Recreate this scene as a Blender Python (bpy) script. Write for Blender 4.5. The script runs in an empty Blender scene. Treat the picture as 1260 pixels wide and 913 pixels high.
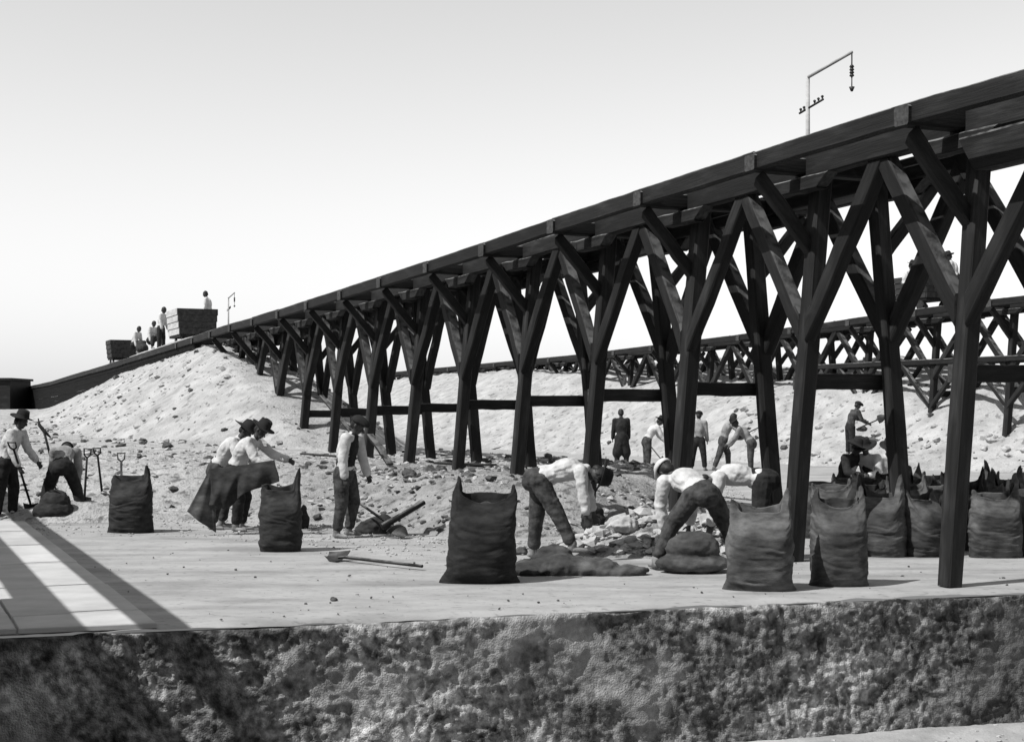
import bpy, math, random
import numpy as np
from mathutils import Vector, Matrix
R = math.radians
# ------------------------------------------------------------------ camera, sky, sun
SC = bpy.context.scene
COL = SC.collection
FPX, CX, HY, CAMZ = 1766.0, 630.0, 503.0, 1.8     # focal length in photo pixels, centre column, horizon row, eye height
cam = bpy.data.cameras.new('camera'); camo = bpy.data.objects.new('camera', cam); COL.objects.link(camo)
cam.sensor_width = 36; cam.lens = FPX/1260*36; cam.shift_y = (HY-456.5)/1260
cam.clip_start = 0.1; cam.clip_end = 9000
camo.location = (0, 0, CAMZ); camo.rotation_euler = (R(90), 0, 0)
SC.camera = camo
SUN_AZ, SUN_EL = 31.0, 50.0      # shadows run to the right and SUN_AZ degrees away from the camera
S_dir = Vector((-math.cos(R(SUN_AZ))*math.cos(R(SUN_EL)), -math.sin(R(SUN_AZ))*math.cos(R(SUN_EL)), math.sin(R(SUN_EL))))
sun = bpy.data.lights.new('sun', 'SUN'); suno = bpy.data.objects.new('sun', sun); COL.objects.link(suno)
sun.energy = 5.0; sun.angle = R(0.4); sun.color = (1, .995, .985)
suno.rotation_euler = (-S_dir).to_track_quat('-Z', 'Y').to_euler(); suno.location = (-30, -12, 40)
W = bpy.data.worlds.new('World'); SC.world = W; W.use_nodes = True
nt = W.node_tree; nt.nodes.clear()
sky = nt.nodes.new('ShaderNodeTexSky'); sky.sky_type = 'NISHITA'; sky.sun_disc = False
sky.sun_elevation = R(SUN_EL); sky.sun_rotation = math.atan2(S_dir.x, S_dir.y)
sky.altitude = 1300; sky.air_density = 5.0; sky.dust_density = 0.5; sky.ozone_density = 1.0
sep = nt.nodes.new('ShaderNodeSeparateColor'); comb = nt.nodes.new('ShaderNodeCombineColor')
bg = nt.nodes.new('ShaderNodeBackground'); out = nt.nodes.new('ShaderNodeOutputWorld')
nt.links.new(sky.outputs[0], sep.inputs[0])      # black-and-white film behind a red filter
for i in range(3): nt.links.new(sep.outputs[0], comb.inputs[i])
nt.links.new(comb.outputs[0], bg.inputs[0]); bg.inputs[1].default_value = 0.115
nt.links.new(bg.outputs[0], out.inputs[0])
SC.view_settings.view_transform = 'Standard'; SC.view_settings.look = 'None'
SC.view_settings.exposure = 0.18; SC.view_settings.gamma = 1.0
SC.render.engine = 'CYCLES'; SC.cycles.max_bounces = 5; SC.cycles.diffuse_bounces = 2

# ------------------------------------------------------------------ helpers
TH = math.atan(780/1766); SN, CS = math.sin(TH), math.cos(TH)
def uv(u, v, z=0.0): return Vector((-u*SN+v*CS, u*CS+v*SN, z))      # u along the trestles, v across them
def gp(px, py, z=0.0):                                               # ground point seen at a pixel of the photograph
    Y = FPX*(CAMZ-z)/(py-HY); return Vector(((px-CX)/FPX*Y, Y, z))
def pxat(px, py, Y): return Vector(((px-CX)/FPX*Y, Y, CAMZ-(py-HY)/FPX*Y))
def hsh(i, j, k, s):
    n = (i*374761393 + j*668265263 + k*1274126177 + s*974634777) & 0xffffffff
    n = ((n ^ (n >> 13))*1274126177) & 0xffffffff
    n = ((n ^ (n >> 15))*2246822519) & 0xffffffff
    return ((n ^ (n >> 16)) & 0xffff)/65535.0
def vn(x, y, z, s=0):
    x = np.asarray(x, float); y = np.asarray(y, float)+np.zeros_like(x); z = np.asarray(z, float)+np.zeros_like(x)
    xi, yi, zi = np.floor(x).astype(np.int64), np.floor(y).astype(np.int64), np.floor(z).astype(np.int64)
    fx, fy, fz = x-xi, y-yi, z-zi
    fx, fy, fz = fx*fx*(3-2*fx), fy*fy*(3-2*fy), fz*fz*(3-2*fz)
    r = 0
    for a in (0, 1):
        for b in (0, 1):
            for c in (0, 1):
                r = r + hsh(xi+a, yi+b, zi+c, s)*(fx if a else 1-fx)*(fy if b else 1-fy)*(fz if c else 1-fz)
    return r*2-1
def fbm(x, y, z=0, o=4, s=0, g=.5):
    r = 0; a = 1; t = 0
    for k in range(o):
        r = r + a*vn(np.asarray(x)*2**k+k*17.3, np.asarray(y)*2**k-k*9.1, np.asarray(z)*2**k+k*5.7, s+k); t += a; a *= g
    return r/t
def sst(x, a, b):
    t = np.clip((x-a)/(b-a), 0, 1); return t*t*(3-2*t)
def link(name, me, mat=None, parent=None, loc=None, rot=None, kind=None):
    o = bpy.data.objects.new(name, me); COL.objects.link(o)
    if mat is not None and me is not None and not len(me.materials): me.materials.append(mat)
    if parent is not None: o.parent = parent
    if loc is not None: o.location = loc
    if rot is not None: o.rotation_euler = rot
    if kind: o['kind'] = kind
    return o
def mesh(V, F, smooth=False):
    me = bpy.data.meshes.new('m'); me.from_pydata([tuple(v) for v in V], [], F); me.update()
    if smooth: me.polygons.foreach_set('use_smooth', [True]*len(me.polygons))
    return me
def gridmesh(P, smooth=True, keep=None):                            # P (n, m, 3) array
    n, m = P.shape[:2]
    idx = np.arange(n*m).reshape(n, m)
    q = np.stack([idx[:-1, :-1], idx[1:, :-1], idx[1:, 1:], idx[:-1, 1:]], -1).reshape(-1, 4)
    if keep is not None:
        kq = (keep[:-1, :-1] | keep[1:, :-1] | keep[1:, 1:] | keep[:-1, 1:]).reshape(-1); q = q[kq]
    return npmesh(P.reshape(-1, 3), q, smooth)
def npmesh(co, q, smooth=True):
    me = bpy.data.meshes.new('m'); k = q.shape[1]
    me.vertices.add(len(co)); me.vertices.foreach_set('co', co.astype(np.float32).ravel())
    me.loops.add(q.size); me.loops.foreach_set('vertex_index', q.astype(np.int32).ravel())
    me.polygons.add(len(q)); me.polygons.foreach_set('loop_start', np.arange(0, q.size, k, dtype=np.int32))
    me.polygons.foreach_set('loop_total', np.full(len(q), k, dtype=np.int32))
    me.polygons.foreach_set('use_smooth', np.full(len(q), smooth, dtype=bool))
    me.update(); me.validate(); return me
def thing(name, label, cat, loc=(0, 0, 0), rz=0, group=None):
    o = link(name, None, loc=loc, rot=(0, 0, rz)); o['label'] = label; o['category'] = cat
    if group: o['group'] = group
    return o
def tag(o, label, cat, group=None):
    o['label'] = label; o['category'] = cat
    if group: o['group'] = group
    return o

# ------------------------------------------------------------------ materials (all neutral: the photograph is black and white)
def mat(name, lo, hi, sc=(4, 4, 4), bump=.3, bs=20, rough=.85, dist=.01, rnd=0.0, pos=(.35, .65), detail=6, geo=False, spec=.3):
    m = bpy.data.materials.new(name); m.use_nodes = True; n = m.node_tree; N = n.nodes; L = n.links
    b = N['Principled BSDF']; b.inputs['Roughness'].default_value = rough; b.inputs['Specular IOR Level'].default_value = spec
    tc = N.new('ShaderNodeTexCoord'); mp = N.new('ShaderNodeMapping'); mp.inputs['Scale'].default_value = sc
    no = N.new('ShaderNodeTexNoise'); no.inputs['Scale'].default_value = 1; no.inputs['Detail'].default_value = detail; no.inputs['Roughness'].default_value = .62
    cr = N.new('ShaderNodeValToRGB'); cr.color_ramp.elements[0].position = pos[0]; cr.color_ramp.elements[1].position = pos[1]
    cr.color_ramp.elements[0].color = (lo, lo, lo, 1); cr.color_ramp.elements[1].color = (hi, hi, hi, 1)
    L.new(tc.outputs['Object'], mp.inputs[0]); L.new(mp.outputs[0], no.inputs[0]); L.new(no.outputs['Fac'], cr.inputs[0])
    src = cr.outputs[0]
    if rnd:
        oi = N.new('ShaderNodeObjectInfo'); mr = N.new('ShaderNodeMapRange'); mr.inputs[3].default_value = 1-rnd; mr.inputs[4].default_value = 1+rnd
        L.new(oi.outputs['Random'], mr.inputs[0]); mx = N.new('ShaderNodeVectorMath'); mx.operation = 'SCALE'
        L.new(src, mx.inputs[0]); L.new(mr.outputs[0], mx.inputs['Scale']); src = mx.outputs[0]
        ad = N.new('ShaderNodeVectorMath'); ad.operation = 'ADD'; sc2 = N.new('ShaderNodeVectorMath'); sc2.operation = 'SCALE'
        cb = N.new('ShaderNodeCombineXYZ'); 
        for i in range(3): L.new(oi.outputs['Random'], cb.inputs[i])
        sc2.inputs['Scale'].default_value = 37; L.new(cb.outputs[0], sc2.inputs[0]); L.new(mp.outputs[0], ad.inputs[0]); L.new(sc2.outputs[0], ad.inputs[1]); L.new(ad.outputs[0], no.inputs[0])
    L.new(src, b.inputs['Base Color'])
    if bump:
        bn = N.new('ShaderNodeTexNoise'); bn.inputs['Scale'].default_value = bs; bn.inputs['Detail'].default_value = 5
        mp2 = N.new('ShaderNodeMapping'); mp2.inputs['Scale'].default_value = tuple(s/max(sc) for s in sc)
        L.new(tc.outputs['Object'], mp2.inputs[0]); L.new(mp2.outputs[0], bn.inputs[0])
        bu = N.new('ShaderNodeBump'); bu.inputs['Strength'].default_value = bump; bu.inputs['Distance'].default_value = dist
        L.new(bn.outputs['Fac'], bu.inputs['Height']); L.new(bu.outputs[0], b.inputs['Normal'])
    m['out'] = ''; return m
def specks(m, lo, hi, scale, thr, amount, seedoff=0):               # dark or pale blotches multiplied into the base colour
    n = m.node_tree; N = n.nodes; L = n.links; b = N['Principled BSDF']; src = b.inputs['Base Color'].links[0].from_socket
    tc = N.new('ShaderNodeTexCoord'); mp = N.new('ShaderNodeMapping'); mp.inputs['Scale'].default_value = scale; mp.inputs['Location'].default_value = (seedoff, seedoff, 0)
    no = N.new('ShaderNodeTexNoise'); no.inputs['Scale'].default_value = 1; no.inputs['Detail'].default_value = 4
    cr = N.new('ShaderNodeValToRGB'); cr.color_ramp.elements[0].position = thr[0]; cr.color_ramp.elements[1].position = thr[1]
    cr.color_ramp.elements[0].color = (lo, lo, lo, 1); cr.color_ramp.elements[1].color = (hi, hi, hi, 1)
    mx = N.new('ShaderNodeMix'); mx.data_type = 'RGBA'; mx.blend_type = 'MULTIPLY'; mx.inputs['Factor'].default_value = amount
    L.new(tc.outputs['Object'], mp.inputs[0]); L.new(mp.outputs[0], no.inputs[0]); L.new(no.outputs['Fac'], cr.inputs[0])
    L.new(src, mx.inputs['A']); L.new(cr.outputs[0], mx.inputs['B']); L.new(mx.outputs['Result'], b.inputs['Base Color'])
    return m
M = {}
M['wood'] = mat('dark_timber', .003, .014, (1.2, 22, 22), .6, 60, .75, .008, rnd=.45, pos=(.3, .72))
specks(M['wood'], .6, 2.6, (1.5, 6, 6), (.5, .72), .8)
def dust(m, alb, lo=.35, hi=.75, amt=.9):                            # nitrate dust lying on upward faces
    n = m.node_tree; N = n.nodes; L = n.links; b = N['Principled BSDF']; src = b.inputs['Base Color'].links[0].from_socket
    g = N.new('ShaderNodeNewGeometry'); sx = N.new('ShaderNodeSeparateXYZ'); L.new(g.outputs['True Normal'], sx.inputs[0])
    mr = N.new('ShaderNodeMapRange'); mr.inputs[1].default_value = lo; mr.inputs[2].default_value = hi; mr.clamp = True; L.new(sx.outputs[2], mr.inputs[0])
    tc = N.new('ShaderNodeTexCoord'); no = N.new('ShaderNodeTexNoise'); no.inputs['Scale'].default_value = 7; no.inputs['Detail'].default_value = 6; L.new(tc.outputs['Object'], no.inputs[0])
    m2 = N.new('ShaderNodeMapRange'); m2.inputs[1].default_value = .34; m2.inputs[2].default_value = .58; L.new(no.outputs['Fac'], m2.inputs[0])
    mu = N.new('ShaderNodeMath'); mu.operation = 'MULTIPLY'; L.new(mr.outputs[0], mu.inputs[0]); L.new(m2.outputs[0], mu.inputs[1])
    mv = N.new('ShaderNodeMath'); mv.operation = 'MULTIPLY'; mv.inputs[1].default_value = amt; L.new(mu.outputs[0], mv.inputs[0])
    mx = N.new('ShaderNodeMix'); mx.data_type = 'RGBA'; L.new(mv.outputs[0], mx.inputs['Factor']); L.new(src, mx.inputs['A']); mx.inputs['B'].default_value = (alb, alb, alb, 1); L.new(mx.outputs['Result'], b.inputs['Base Color'])
dust(M['wood'], .17)
M['slope'] = mat('dug_slope', .15, .30, (2.2, 2.2, 2.2), .9, 22, .95, .05, pos=(.3, .7), detail=10)
specks(M['slope'], .25, 1.0, (6, 6, 5), (.34, .46), .8)
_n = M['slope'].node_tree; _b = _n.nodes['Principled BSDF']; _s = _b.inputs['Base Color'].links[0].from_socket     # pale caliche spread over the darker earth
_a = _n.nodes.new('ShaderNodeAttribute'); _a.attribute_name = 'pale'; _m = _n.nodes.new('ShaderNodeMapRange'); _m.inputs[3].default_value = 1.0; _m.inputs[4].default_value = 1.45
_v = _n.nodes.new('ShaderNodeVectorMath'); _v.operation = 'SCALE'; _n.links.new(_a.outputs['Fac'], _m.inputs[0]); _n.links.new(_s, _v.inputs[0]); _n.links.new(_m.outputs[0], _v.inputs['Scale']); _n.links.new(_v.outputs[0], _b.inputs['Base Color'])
M['tar'] = mat('tarred_board', .003, .008, (2, 9, 9), .2, 30, .95, .004, spec=.1)
M['paleend'] = mat('cut_timber', .02, .06, (3, 20, 20), .4, 40, .8, .005, rnd=.2)
M['ground'] = mat('platform_crust', .24, .36, (1.1, 2.6, 2), .5, 45, .95, .012, pos=(.3, .7), detail=9)
specks(M['ground'], .55, 1.0, (.5, 1.6, 1), (.36, .5), .55); specks(M['ground'], .45, 1.0, (9, 16, 9), (.3, .42), .7, 4)
M['lower'] = mat('lower_ground', .24, .38, (2, 2, 2), .6, 30, .95, .02)
M['pile'] = mat('caliche_pile', .22, .40, (1.4, 1.4, 1.4), .8, 16, .95, .05, pos=(.3, .68), detail=9)
specks(M['pile'], .35, 1.0, (4.5, 4.5, 3), (.33, .42), .75)  # dark specks painted in for the small shadows of clods
M['clod'] = mat('pale_clod', .24, .42, (9, 9, 9), .5, 30, .95, .01)
M['dclod'] = mat('dark_clod', .03, .10, (9, 9, 9), .5, 30, .95, .01)
M['wall'] = mat('rubble_wall', .045, .60, (5, 5, 5), 1.0, 60, .95, .02, pos=(.32, .66), detail=12)
specks(M['wall'], .16, 1.0, (.55, .55, .9), (.40, .60), .8, 3); specks(M['wall'], .3, 1.35, (14, 14, 14), (.38, .62), .8, 7)
_n = M['wall'].node_tree; _b = _n.nodes['Principled BSDF']; _s = _b.inputs['Base Color'].links[0].from_socket      # pale mortar coat
_a = _n.nodes.new('ShaderNodeAttribute'); _a.attribute_name = 'mortar'; _m = _n.nodes.new('ShaderNodeMix'); _m.data_type = 'RGBA'
_q = _n.nodes.new('ShaderNodeMath'); _q.operation = 'MULTIPLY'; _q.inputs[1].default_value = .38; _n.links.new(_a.outputs['Fac'], _q.inputs[0])
_n.links.new(_q.outputs[0], _m.inputs['Factor']); _n.links.new(_s, _m.inputs['A']); _m.inputs['B'].default_value = (.46, .46, .46, 1); _d = _n.nodes.new('ShaderNodeAttribute'); _d.attribute_name = 'dark_end'; _e = _n.nodes.new('ShaderNodeMapRange'); _e.inputs[3].default_value = 1; _e.inputs[4].default_value = .42
_v = _n.nodes.new('ShaderNodeVectorMath'); _v.operation = 'SCALE'; _n.links.new(_d.outputs['Fac'], _e.inputs[0]); _n.links.new(_m.outputs['Result'], _v.inputs[0]); _n.links.new(_e.outputs[0], _v.inputs['Scale']); _n.links.new(_v.outputs[0], _b.inputs['Base Color'])
M['slab'] = mat('pale_paving_slab', .36, .47, (1.5, 1.5, 1.5), .15, 40, .9, .004, rnd=.05)
M['sackd'] = mat('dark_burlap', .008, .030, (6, 6, 14), .6, 130, .9, .006, rnd=.25)
M['sackl'] = mat('worn_burlap', .032, .12, (5, 5, 12), .6, 120, .9, .006, rnd=.2, pos=(.3, .7))
specks(M['sackl'], .35, 1.1, (2.4, 2.4, 3), (.4, .6), .8)
M['white'] = mat('white_cotton', .36, .55, (6, 6, 6), .35, 22, .9, .015)
M['grey'] = mat('grey_cotton', .14, .28, (6, 6, 6), .35, 22, .9, .015)
M['trou'] = mat('dark_trousers', .006, .022, (9, 9, 9), .5, 26, .9, .015)
M['trou2'] = mat('worn_trousers', .015, .07, (8, 8, 8), .5, 26, .9, .015)
M['black'] = mat('black_felt', .006, .016, (9, 9, 9), .2, 30, .9, .005)
M['skin'] = mat('weathered_skin', .025, .06, (12, 12, 12), .1, 50, .6, .003)
M['hair'] = mat('black_hair', .01, .02, (30, 30, 30), .4, 90, .6, .004)
M['leather'] = mat('dusty_leather', .10, .25, (9, 9, 9), .2, 30, .8, .004)
M['iron'] = mat('rusted_iron', .01, .035, (12, 12, 12), .3, 50, .55, .003)
M['pale'] = mat('pale_painted_post', .28, .4, (3, 3, 12), .1, 30, .7, .003)
M['cart'] = mat('cart_boards', .01, .035, (2, 9, 9), .4, 30, .8, .006)
M['cartlit'] = mat('sunlit_cart_board', .3, .45, (2, 9, 9), .4, 30, .8, .006)  # pale copy of the cart boards: sunlight painted into the near side

# ------------------------------------------------------------------ terrain heights
_pts = [(1400, 48), (1260, 88), (1121, 128), (920, 192), (780, 238), (660, 277.6), (593, 301), (530, 321.7), (440, 351), (418, 357.8), (320, 389), (280, 400), (244, 413), (139.7, 446.8), (101, 458), (63.5, 469.6), (28, 477), (0, 480)]
_tu = []; _tz = []
for x, y in _pts:
    Y = FPX*9.45/(CS*(x+150)); _tu.append((Y-9.45*SN)/CS); _tz.append(CAMZ+(HY-y)*Y/FPX)
def T1(u): return float(np.interp(u, _tu, _tz))
def T2(u): return float(np.interp(u, [20, 34, 46, 62, 120], [5.15, 5.05, 4.66, 4.34, 3.9]))
YF = ([-40, -12, -8.3, -5, -2.8, -1.6, -.9, .3, 1.2, 2.2, 3.2, 4.5, 8, 40], [26, 24.5, 23.6, 23.4, 22.2, 20.9, 19.6, 19.5, 20.2, 21.5, 24, 30, 60, 90])
def HT(X, Y):
    u = -X*SN+Y*CS; v = X*CS+Y*SN
    n1 = fbm(X*.35, Y*.35, 0, 3, 1); n2 = fbm(X*1.5, Y*1.5, 0, 4, 5); n3 = fbm(X*5, Y*5, 0, 3, 9)
    plat = .66*sst(Y-np.interp(X, *YF), 0, 3.6)*(1-sst(v, 14, 18))+0*X
    plat = plat+.020*np.clip(Y-25.5, 0, 26)*sst(-X, 2.5, 6.5)
    r1 = np.interp(u, [26, 34, 38.0, 42.0, 45.5, 62, 92, 140], [-2, .7, 2.0, 3.1, 3.82, 3.36, 1.75, 1.6])
    near = np.maximum(np.abs(v-10.4)-.9, 0)
    p1 = r1-(.66+.0*u)*near+.20*n1*sst(near, 0, 1.5)
    u0 = -8+0*X
    ridge2 = np.interp(u, [22, 30, 36, 42, 55, 66, 150], [.3, 1.8, 2.8, 3.5, 3.85, 3.80, 3.7])
    p2 = ridge2+(.5-.25*sst(u, 56, 66))*n1-.50*np.maximum(np.abs(v-33.5)-.3-3.0*sst(u, 56, 68), 0)
    heap = .42*np.exp(-(((X-1.75)/.75)**2+((Y-18.3)/.6)**2))+.25*np.exp(-(((X-2.5)/.5)**2+((Y-17.9)/.4)**2)) + .3*np.exp(-(((X+7.0)/1.2)**2+((Y-23.4)/.5)**2))
    bank = 1.75*sst(u, 60, 80)*(1-sst(v, 40, 60))*sst(v, -12, 4)
    pile = np.maximum(np.maximum(plat, p1), np.maximum(p2, bank))
    pile = np.maximum(pile, 0)+heap
    w = sst(pile, .0, .5)
    sm = .6+.4*(1-sst(Y, 30, 38)); return pile + w*sm*(.07*n2+.035*n3) + (1-w)*.006*n2
def HZ(X, Y): return float(HT(np.array([float(X)]), np.array([float(Y)]))[0])

# platform edge and the loading-dock wall below it
WA, WB = Vector((-3.09, 11.86, 0)), Vector((5.10, 14.30, 0))
WD = (WB-WA).normalized(); WN = Vector((WD.y, -WD.x, 0))           # along the wall, and outward (towards the camera)
def edgeY(X): return WA.y+(X-WA.x)*WD.y/WD.x
ZL = -1.32
# ground: platform sheet, near part fine, stretching to the horizon
xs = np.concatenate([np.array([-4000, -1500, -600, -250, -120, -70, -45, -30, -22]), np.arange(-16, -6, .16), np.arange(-6, 7.5, .055), np.arange(7.5, 22, .2), np.array([26, 34, 45, 60, 90, 140, 260, 600, 1500, 4000])])
ts = np.concatenate([np.arange(0, 9, .055), np.arange(9, 22, .12), np.arange(22, 60, .4), np.array([62, 66, 72, 80, 95, 120, 170, 260, 500, 1200, 3000, 7000])])
XX, TT = np.meshgrid(xs, ts, indexing='ij')
YY = edgeY(XX)+TT+.02+.03*fbm(XX*2.2, 0*XX, 0, 3, 31)*(TT < .01)
flat = .006*fbm(XX*1.5, YY*1.5, 0, 4, 5)+.010*fbm(XX*.6, YY*.6, 0, 3, 8)
hz = HT(XX, YY)
wl = sst(XX, -8, -3)
bank = 1.75*sst(-XX*SN+YY*CS, 60, 80)*(1-sst(XX*CS+YY*SN, 40, 60))*sst(XX*CS+YY*SN, -12, 4)
Z = flat*(TT < 80)+np.where(hz > .05, -.10, 0)+bank - .035*np.exp(-TT/.07)*(1+.8*fbm(XX*3, 0*XX, 0, 3, 44))
o = link('platform_ground', gridmesh(np.stack([XX, YY, Z], -1)), M['ground'], kind='structure')
o['label'] = 'flat crusted loading platform'
# heaps, two patches of terrain
def patch(name, x0, x1, y0, y1, step, lab, m='pile'):
    a = np.arange(x0, x1, step); b = np.arange(y0, y1, step); X, Y = np.meshgrid(a, b, indexing='ij')
    h = HT(X, Y); fine = fbm(X*9, Y*9, 0, 2, 77)
    h2 = h+(.045 if step < .1 else .02)*fine-np.where(h < .03, .06, 0)
    o = link(name, gridmesh(np.stack([X, Y, h2], -1), keep=(h > .02)), M[m], kind='structure'); o['label'] = lab
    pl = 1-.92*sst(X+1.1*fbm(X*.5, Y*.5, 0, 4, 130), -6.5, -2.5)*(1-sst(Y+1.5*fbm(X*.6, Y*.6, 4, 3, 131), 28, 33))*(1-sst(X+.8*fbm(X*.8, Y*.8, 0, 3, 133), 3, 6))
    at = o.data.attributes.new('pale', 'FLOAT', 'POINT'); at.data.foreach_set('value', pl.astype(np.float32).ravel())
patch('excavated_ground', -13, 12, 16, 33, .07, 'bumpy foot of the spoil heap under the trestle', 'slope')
patch('spoil_heap', -36, 16, 32.95, 64, .16, 'pale spoil heap carrying the far end of the trestle')
patch('nitrate_heap', 10, 46, 22, 64, .2, 'long pale heap under the far trestle')
patch('far_bank', -46, 60, 63.9, 150, .7, 'pale banks beyond the heaps')
# wall face
ss = np.concatenate([np.arange(-9, -2.0, .1), np.arange(-2.0, 9.7, .0135), np.arange(9.7, 22, .12)])
zz = np.linspace(0, 1, 100)
S_, Q = np.meshgrid(ss, zz, indexing='ij')
zw = -Q*(-ZL+.06)
big = fbm(S_*1.1, zw*1.6, 0, 3, 61); mid = fbm(S_*5, zw*5, 0, 4, 62); rid = 1-np.abs(fbm(S_*7+mid, zw*9, 0, 4, 66))*2.6; fin = fbm(S_*22, zw*22, 0, 3, 64)+.5*(1-np.abs(fbm(S_*16+mid, zw*12, 5, 2, 68))*3)
pm = sst(fbm(S_*1.1+4, zw*1.7, 0, 5, 93), .05, .30)                 # patches of smoother pale mortar
ch = fbm((S_+.55*zw)*13, zw*3.2, 2, 3, 95)                          # slanting chisel and drip marks
off = .055*big+.045*mid+(.017*np.clip(rid, -1, 1)+.013*fin+.026*ch)*(1-.62*pm)+.018*pm
off = off*sst(Q, 0, .04)+.03*Q
zj = zw+.02*fbm(S_*7, zw*7, 3, 3, 70)*sst(Q, 0, .05)
top = -.04*(1+.9*fbm(S_*2.8, 0*S_, 0, 4, 45))
zj = np.where(Q == 0, -.055, zj+top*(1-Q))
back = np.where(Q == 0, -.06, 0)
Pw = np.stack([WA.x+WD.x*S_+WN.x*(off+back), WA.y+WD.y*S_+WN.y*(off+back), zj], -1)
o = link('retaining_wall', gridmesh(Pw), M['wall'])
dk = sst(S_+.5*fbm(S_*1.3, zw*1.6, 0, 4, 99)+.35*fbm(S_*6, zw*6, 0, 3, 98), 5.6, 8.0)     # wall colour darkens towards the right end
at = o.data.attributes.new('dark_end', 'FLOAT', 'POINT'); at.data.foreach_set('value', dk.astype(np.float32).ravel())
at = o.data.attributes.new('mortar', 'FLOAT', 'POINT'); at.data.foreach_set('value', pm.astype(np.float32).ravel()); tag(o, 'rough rubble retaining wall of the loading platform', 'wall')
# lower ground
a = np.concatenate([np.array([-3000, -300, -60, -20]), np.arange(-10, 14, .12), np.array([30, 80, 400, 3000])]); b = np.concatenate([np.array([-3000, -300, -60, -15]), np.arange(-10, -1, .5), np.arange(-1, 2.2, .06)])
A_, B_ = np.meshgrid(a, b, indexing='ij')   # a along the wall, b towards it
bx = WA.x+WD.x*A_-WN.x*(B_-.9)*-1*-1; by = WA.y+WD.y*A_-WN.y*(B_-.9)
lz = ZL+.02*fbm(bx*1.3, by*1.3, 0, 4, 80)*(np.abs(B_) < 60)+.03*np.clip(B_, 0, 1)
o = link('lower_ground', gridmesh(np.stack([bx, by, lz], -1)), M['lower'], kind='structure')

# paving slabs set flush beside the platform edge (their joints run across the strip)
joints = [12.96-2.2, 12.96, 15.0, 17.3, 19.6, 21.9, 24.2, 26.5]
slabroot = thing('paving_strip', 'strip of pale paving slabs crossing the platform at the left, striped by shadow', 'paving', uv(13, 1.5, 0))
for row, (v0, v1) in enumerate([(-1.0, .0), (.02, 1.02), (1.04, 2.12)]):
    for i in range(len(joints)-1):
        u0, u1 = joints[i]+.02+.25*(row == 1), joints[i+1]-.02+.25*(row == 1)
        def edge_u(v):   # platform edge cuts the first slab
            # solve (u, v) on the wall line
            lo, hi = 0, 30
            for _ in range(30):
                mu = (lo+hi)/2; p = uv(mu, v)
                if p.y > edgeY(p.x): hi = mu
                else: lo = mu
            return hi+.0
        ua, ub = max(u0, edge_u(v0)+.03), max(u0, edge_u(v1)+.03)
        if u1 < max(ua, ub)+.1: continue
        rr = random.Random(row*50+i); dz = rr.uniform(.022, .028)
        j = lambda: rr.uniform(-.012, .012)
        P4 = [uv(ua, v0), uv(ub, v1), uv(u1+j(), v1+j()), uv(u1+j(), v0+j())]
        c = sum(P4, Vector())/4
        V = [p-c+Vector((0, 0, -.02)) for p in P4]+[p-c+Vector((0, 0, dz-.008)) for p in P4]+[(p-c)*.988+Vector((0, 0, dz)) for p in P4]
        F = [(0, 1, 2, 3)]+[(k, 4+k, 4+(k+1) % 4, (k+1) % 4) for k in range(4)]+[(4+k, 8+k, 8+(k+1) % 4, 4+(k+1) % 4) for k in range(4)]+[(11, 10, 9, 8)]
        link('slab', mesh(V, F), M['slab'], slabroot, c-slabroot.location)

# ------------------------------------------------------------------ timber pieces
rnd = random.Random(7)
def timber(name, p0, p1, w, h, parent, m=None, up=Vector((0, 0, 1)), cut0=0, cut1=0, seg=6, jit=.011, base=None, kind=None):
    """squared timber from p0 to p1; w across, h along 'up'; cut0/cut1 skew the ends (point them)"""
    m = m or M['wood']; d = (p1-p0); L = d.length; ex = d.normalized(); ey = up.cross(ex)
    if ey.length < 1e-4: ey = Vector((0, 1, 0))
    ey.normalize(); ez = ex.cross(ey)
    c = min(w, h)*.10
    prof = [(-w/2+c, -h/2), (w/2-c, -h/2), (w/2, -h/2+c), (w/2, h/2-c), (w/2-c, h/2), (-w/2+c, h/2), (-w/2, h/2-c), (-w/2, -h/2+c)]
    V = []; bend = rnd.uniform(-1, 1)*jit*1.5; sc0 = rnd.uniform(.94, 1.06)
    for i in range(seg+1):
        t = i/seg; s = sc0*(1+rnd.uniform(-1, 1)*.03); oy = bend*math.sin(t*math.pi)+rnd.uniform(-1, 1)*jit*.5; oz = rnd.uniform(-1, 1)*jit*.5
        for (y, z) in prof:
            x = t*L
            if i == 0: x += cut0*(z/h+.5)
            if i == seg: x -= cut1*(z/h+.5)
            V.append((x, y*s+oy+rnd.uniform(-1, 1)*jit*.3, z*s+oz+rnd.uniform(-1, 1)*jit*.3))
    F = []
    for i in range(seg):
        for k in range(8):
            k2 = (k+1) % 8; F.append((i*8+k, i*8+k2, (i+1)*8+k2, (i+1)*8+k))
    F.append(tuple(range(7, -1, -1))); F.append(tuple(seg*8+k for k in range(8)))
    me = mesh(V, F)
    me.materials.append(m); me.materials.append(M['paleend'])
    me.polygons[len(F)-1].material_index = 1; me.polygons[len(F)-2].material_index = 1
    o = bpy.data.objects.new(name, me); COL.objects.link(o)
    Mx = Matrix((ex, ey, ez)).transposed().to_4x4(); pb = parent.location if parent is not None else Vector((0, 0, 0))
    Mx.translation = p0-pb; o.matrix_local = Mx
    if parent is not None: o.parent = parent; o.matrix_local = Mx
    if kind: o['kind'] = kind
    return o
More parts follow.
